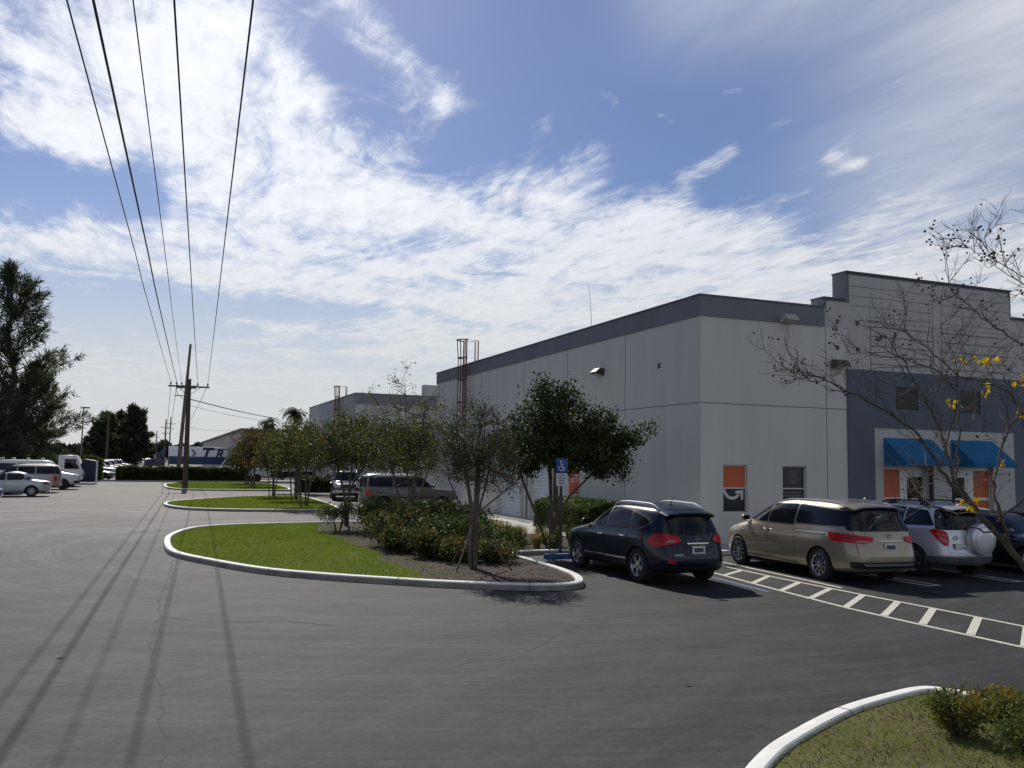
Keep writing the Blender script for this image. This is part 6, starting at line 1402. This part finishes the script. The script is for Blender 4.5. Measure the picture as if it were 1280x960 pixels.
shrub('shrub', 'lone little leafy shrub on thin stems at the edge of the island lawn', (5.5, 29.0, .08), .62, .5, 1.15, 1500, .085, [LO, LF, LR], [.5, .35, .15], stems=9, low=.55, dens=.3)
shrub('shrub', 'green groundcover bush left of the parking sign', (9.1, 21.9+.6, .08), .55, .35, .42, 1500, .06, [LF, LO, LD], [.4, .4, .2], group='low plants by the parking bay', stems=16)
shrub('shrub', 'green groundcover bush in front of the staked tree to its right', (7.9, 20.9, .08), .6, .5, .4, 1500, .06, [LF, LO, LD], [.35, .45, .2], group='low plants by the parking bay', stems=16)
shrub('shrub', 'low dark plant at the foot of the evergreen tree', (10.15, 22.25, .08), .28, .25, .62, 1100, .055, [LD, LO], [.7, .3], group='low plants by the parking bay', stems=12)
# tufted grasses behind the bed
def tuft(loc, h, label, r_=.28, n=230):
    V_ = []; F_ = []; mb = MB()
    for _ in range(n):
        a = rg.uniform(0, 2*math.pi); q = rg.uniform(0, .1); l = r_*rg.uniform(.3, 1); hh = h*rg.uniform(.6, 1.05); w = .006; c_, s_ = math.cos(a), math.sin(a)
        p0 = (c_*q, s_*q, 0); p1 = (c_*(q+l*.45), s_*(q+l*.45), hh*.75); p2 = (c_*(q+l), s_*(q+l), hh); o_ = (-s_*w, c_*w)
        mb.add([(p0[0]-o_[0], p0[1]-o_[1], 0), (p0[0]+o_[0], p0[1]+o_[1], 0), (p1[0]+o_[0], p1[1]+o_[1], p1[2]), (p1[0]-o_[0], p1[1]-o_[1], p1[2]), p2], [(0, 1, 2, 3), (3, 2, 4)])
    o = mb.build('grass_tuft', M['dry_blade'] if rg.uniform() < .35 else M['leaf_olive']); o.location = loc; tag(o, label, 'grass tuft', 'tufted grasses in the near island bed'); return o
gx = [(8.2, 22.3), (8.7, 22.9), (9.2, 23.4), (9.7, 23.8), (8.5, 23.9), (9.0, 24.5), (9.5, 24.9), (10.1, 24.6), (10.7, 24.2), (11.0, 25.2), (10.3, 25.8), (9.6, 26.3), (10.8, 23.2), (9.3, 22.6), (8.1, 21.5), (9.9, 23.0), (11.6, 24.0), (9.0, 25.6), (10.0, 27.2), (9.4, 27.9)]
for k, (x, y) in enumerate(gx): tuft((x+rg.normal()*.08, y+rg.normal()*.08, .08), rg.uniform(.38, .7), 'one of many brownish grass tufts in the bed between shrubs and evergreen tree', .30)
# foreground corner shrub
def corner(loc, rx, ry, h, n, label, mx_):
    return shrub('shrub', label, loc, rx, ry, h, n, .042, [LF, LO, LY, LR], mx_, group='shrubs at the bottom right corner', stems=26, dens=.20, low=.2, droop=-.35)
corner((6.72, 6.02, .07), .21, .24, .50, 2200, 'yellowish bush nearest the kerb tip at the bottom right', [.28, .22, .44, .06])
corner((7.35, 5.85, .07), .40, .36, .45, 5200, 'dark leafy bush at the right edge of the bottom right corner', [.36, .28, .30, .06])
corner((6.85, 5.25, .07), .42, .32, .44, 5200, 'green bush at the very bottom right of the frame', [.55, .35, .06, .04])
corner((7.6, 6.3, .07), .30, .24, .32, 2600, 'rusty bush along the kerb behind the other corner bushes', [.15, .35, .15, .35])
mb = MB()
for _ in range(9):
    a = rg.uniform(0, 6.28); mb.tube([(6.9, 6.1, .07), (6.9+.25*math.cos(a), 6.1+.2*math.sin(a), .3), (6.9+.5*math.cos(a), 6.1+.35*math.sin(a), rg.uniform(.25, .5))], [.006, .004, .002], 4, cap=False)
tag(mb.build('dry_twigs', M['bark_pale']), 'pale bare sticks poking out between the bottom right corner bushes', 'twigs')

# hedges -----------------------------------------------------------------
def hedge(name, label, x0, x1, y0, y1, h, n, ls, mats, mix, rot=0):
    t = empty(name, ((x0+x1)/2, (y0+y1)/2, 0)); tag(t, label, 'hedge'); lx, ly = (x1-x0)/2, (y1-y0)/2
    # mostly on the surface shell, uneven by slow waves
    pos = rg.uniform(-1, 1, (n, 3)); f_ = rg.uniform(0, 1, n); ax = rg.choice([0, 1, 2, 2], n, p=[.12, .50, .26, .12]); 
    for a in range(3):
        k = (ax == a) & (f_ < .8); s_ = np.sign(pos[k, a]); s_[s_ == 0] = 1; pos[k, a] = s_ if a < 2 else 1
    P_ = np.stack([pos[:, 0]*lx, pos[:, 1]*ly, (pos[:, 2]*.5+.5)*h], 1); wv = 1+.05*np.sin(P_[:, 0]*2.3)+.04*np.sin(P_[:, 0]*5.1+1); P_[:, 2] *= wv; P_ += rg.normal(size=(n, 3))*.045
    P_[:, 2] = np.abs(P_[:, 2]); sz = ls*rg.uniform(.6, 1.3, n); mi = np.searchsorted(np.cumsum(mix), rg.uniform(0, 1, n)).clip(0, len(mats)-1)
    leaf_mesh('foliage', P_, sz, None, t, mats=mats, mi=mi, aspect=.6); mb = MB(); k = max(2, int(lx*2/1.2))
    vs_ = []
    mb.box(-lx*.93, lx*.93, -ly*.62, ly*.62, .02, h*.80); mb.build('inner_growth', M['leaf_hedge'], t); return t
hedge('hedge', 'long clipped dark hedge across the far end of the lot', -3.7, 8.6, 92.6, 94.0, 1.28, 34000, .16, [LH, LO, LR], [.72, .2, .08])
hedge('hedge', 'dark hedge behind the dumpster on the left', -9.4, -5.2, 92.6, 95.5, 2.2, 9000, .2, [LH, LO], [.85, .15])
hedge('hedge', 'clipped green hedge against the storage building wall', 13.6, 14.75, 27.0, 31.6, 1.05, 28000, .075, [LH, LF, LO], [.5, .35, .15])
hedge('hedge', 'low clipped hedge by the second warehouse', 9.5, 14, 66.2, 67.4, 1.1, 6000, .14, [LH, LO], [.8, .2])

# casuarina pines ----------------------------------------------------------
def pine(label, base, h, w, nl=46, ns=46, group=None, lean=(0, 0), big=.42, wd=.05, kfill=1.0, low=.10):
    t = empty('pine_tree', base); tag(t, label, 'tree', group); mb = MB()
    tp = [(lean[0]*k/8+rg.normal()*.05*w, lean[1]*k/8, h*k/8) for k in range(9)]; mb.tube(tp, [h*.018*(1-.9*k/8)+.015 for k in range(9)], 8, cap=False)
    pos = []; dr = []; szs = []
    for i in range(nl):
        q = low+(1-low)*((i+rg.uniform(0, .8))/nl); a = rg.uniform(0, 2*math.pi); L_ = w*(1-q)**.62*rg.uniform(.55, 1.12)*(1.0 if q > .2 else .75+1.2*q)+.35
        z0 = h*q; k = min(7, int(q*8)); fr = q*8-k; b0 = np.array(tp[k])*(1-fr)+np.array(tp[min(8, k+1)])*fr; el_ = rg.uniform(.35, .85)+q*.25
        d = np.array([math.cos(a)*math.cos(el_), math.sin(a)*math.cos(el_), math.sin(el_)]); pts = [b0+d*L_*s_+np.array([0, 0, -.10*L_*s_*s_]) for s_ in (0, .25, .5, .75, 1)]
        mb.tube([tuple(p) for p in pts], [max(.012, h*.0045*(1-s_)*(1-q)+.01) for s_ in (0, .25, .5, .75, 1)], 4, cap=False)
        m = int(ns*(.5+L_/w)*kfill); s_ = rg.uniform(.15, 1.05, m)**.8; P_ = b0+d*(L_*s_)[:, None]; P_[:, 2] -= .10*L_*s_**2
        # side sprays fan from the limb and carry the needle bunches
        sd = rg.normal(size=(m, 3)); sd = sd*.55+d*.8; sd[:, 2] += .15; sl = rg.uniform(.1, .9, m)*w*.115*(1.15-s_*.6)
        for r_ in range(5):
            pos.append(P_+sd*(sl*r_/4)[:, None]+rg.normal(size=(m, 3))*.007*w); dr.append(sd); szs.append(big*rg.uniform(.6, 1.3, m))
    mb.build('trunk', M['bark_dark'], t, smooth=True)
    leaf_mesh('crown', np.concatenate(pos), np.concatenate(szs), M['needle'], t, aspect=wd/big*2, dirs=np.concatenate(dr)*.9, droop=.15); return t
pine('tallest wispy pine at the left edge above the parked vans', (-11.9, 84, 0), 17.6, 7.6, 110, 34, big=.6, wd=.035, low=.08)
pine('dark pine filling the left edge below the tallest one', (-16.5, 80, 0), 14.0, 6.0, 75, 36, big=.5, wd=.04, low=.04)
pine('lower pine leaning right behind the white cab-over truck', (-10.6, 89, 0), 9.6, 6.0, 60, 32, big=.5, wd=.04, low=.03)
pine('short pine at the back of the left car row', (-12.6, 75, 0), 6.6, 4.2, 50, 46, big=.45, wd=.045, low=.02)
for k, (x, y, h, w, lab) in enumerate([(-9.8, 176, 9.4, 4.8, 'left one of the dark rounded pines beside the sand road'), (-4.9, 180, 11.0, 5.2, 'tallest of the dark rounded pines beside the sand road'), (-7.4, 188, 10.2, 5.0, 'middle one of the dark rounded pines beside the sand road')]):
    pine(lab, (x, y, 0), h, w, 60, 46, big=.75, wd=.13, low=.02, group='dark pines beside the sand road', lean=(.3, 0))
shrub('shrub', 'bright green weeds on the bank behind the white van', (-9.4, 84.6, 0), 2.2, 1.2, 3.0, 1800, .3, [LF, LO], [.6, .4], stems=18)
# far wood: nobody could count it
def wood(name, label, x0, x1, y, hm, seed, n=9000):
    X = rg.uniform(x0, x1, n); base = hm*(.62+.24*np.sin(X*.11+seed)+.12*np.sin(X*.37+seed*2)+.10*np.sin(X*.9)); pos = np.stack([X, y+rg.normal(size=n)*8, np.abs(base)*rg.uniform(0, 1, n)**.55], 1)
    o = leaf_mesh(name, pos, rg.uniform(.9, 2.6, n), M['far_wood'], aspect=.8, dirs=np.tile([0, 0, .8], (n, 1))); tag(o, label, 'woodland', kind='stuff')
wood('far_wood', 'low dark wood along the horizon behind the pines and sand road', -140, 60, 420, 8.0, 1.0, 26000)
wood('far_wood', 'bushy growth along the left side of the lot behind the parked cars', -60, -13, 104, 4.6, 3.0, 9000)
# palms
def palm(base, h, r_, label):
    t = empty('palm_tree', base); tag(t, label, 'palm tree', 'palms by the metal shed'); MB().tube([(0, 0, 0), (.1, 0, h*.5), (.0, 0, h)], [.28, .22, .2], 10).build('trunk', M['bark_dark'], t, smooth=True); mb = MB()
    for k in range(34):
        a = rg.uniform(0, 2*math.pi); e_ = rg.uniform(-.5, 1.25); L_ = r_*rg.uniform(.75, 1.05); pts = []
        for i in range(7):
            q = i/6; el_ = e_-q*q*.9; pts.append(Vector((math.cos(a)*math.cos(el_)*L_*q, math.sin(a)*math.cos(el_)*L_*q, h+math.sin(el_)*L_*q+.1)))
        for i in range(1, 7):
            dd = (pts[i]-pts[i-1]).normalized(); sd = dd.cross(Vector((0, 0, 1))).normalized()
            for s_ in (-1, 1):
                for u in (0, .5):
                    p = pts[i-1].lerp(pts[i], u); w = L_*.42*(1-.5*i/6)
                    tip = p+sd*s_*w+dd*w*.7-Vector((0, 0, w*.35)); mb.add([p-dd*.06, p+dd*.10, tip], [(0, 1, 2)])
    mb.build('fronds', M['palm_leaf'], t)
palm((13.1, 119, 0), 6.9, 1.9, 'shorter left palm rising above the metal shed roof'); palm((16.6, 121, 0), 8.3, 2.2, 'taller right palm rising above the metal shed roof')
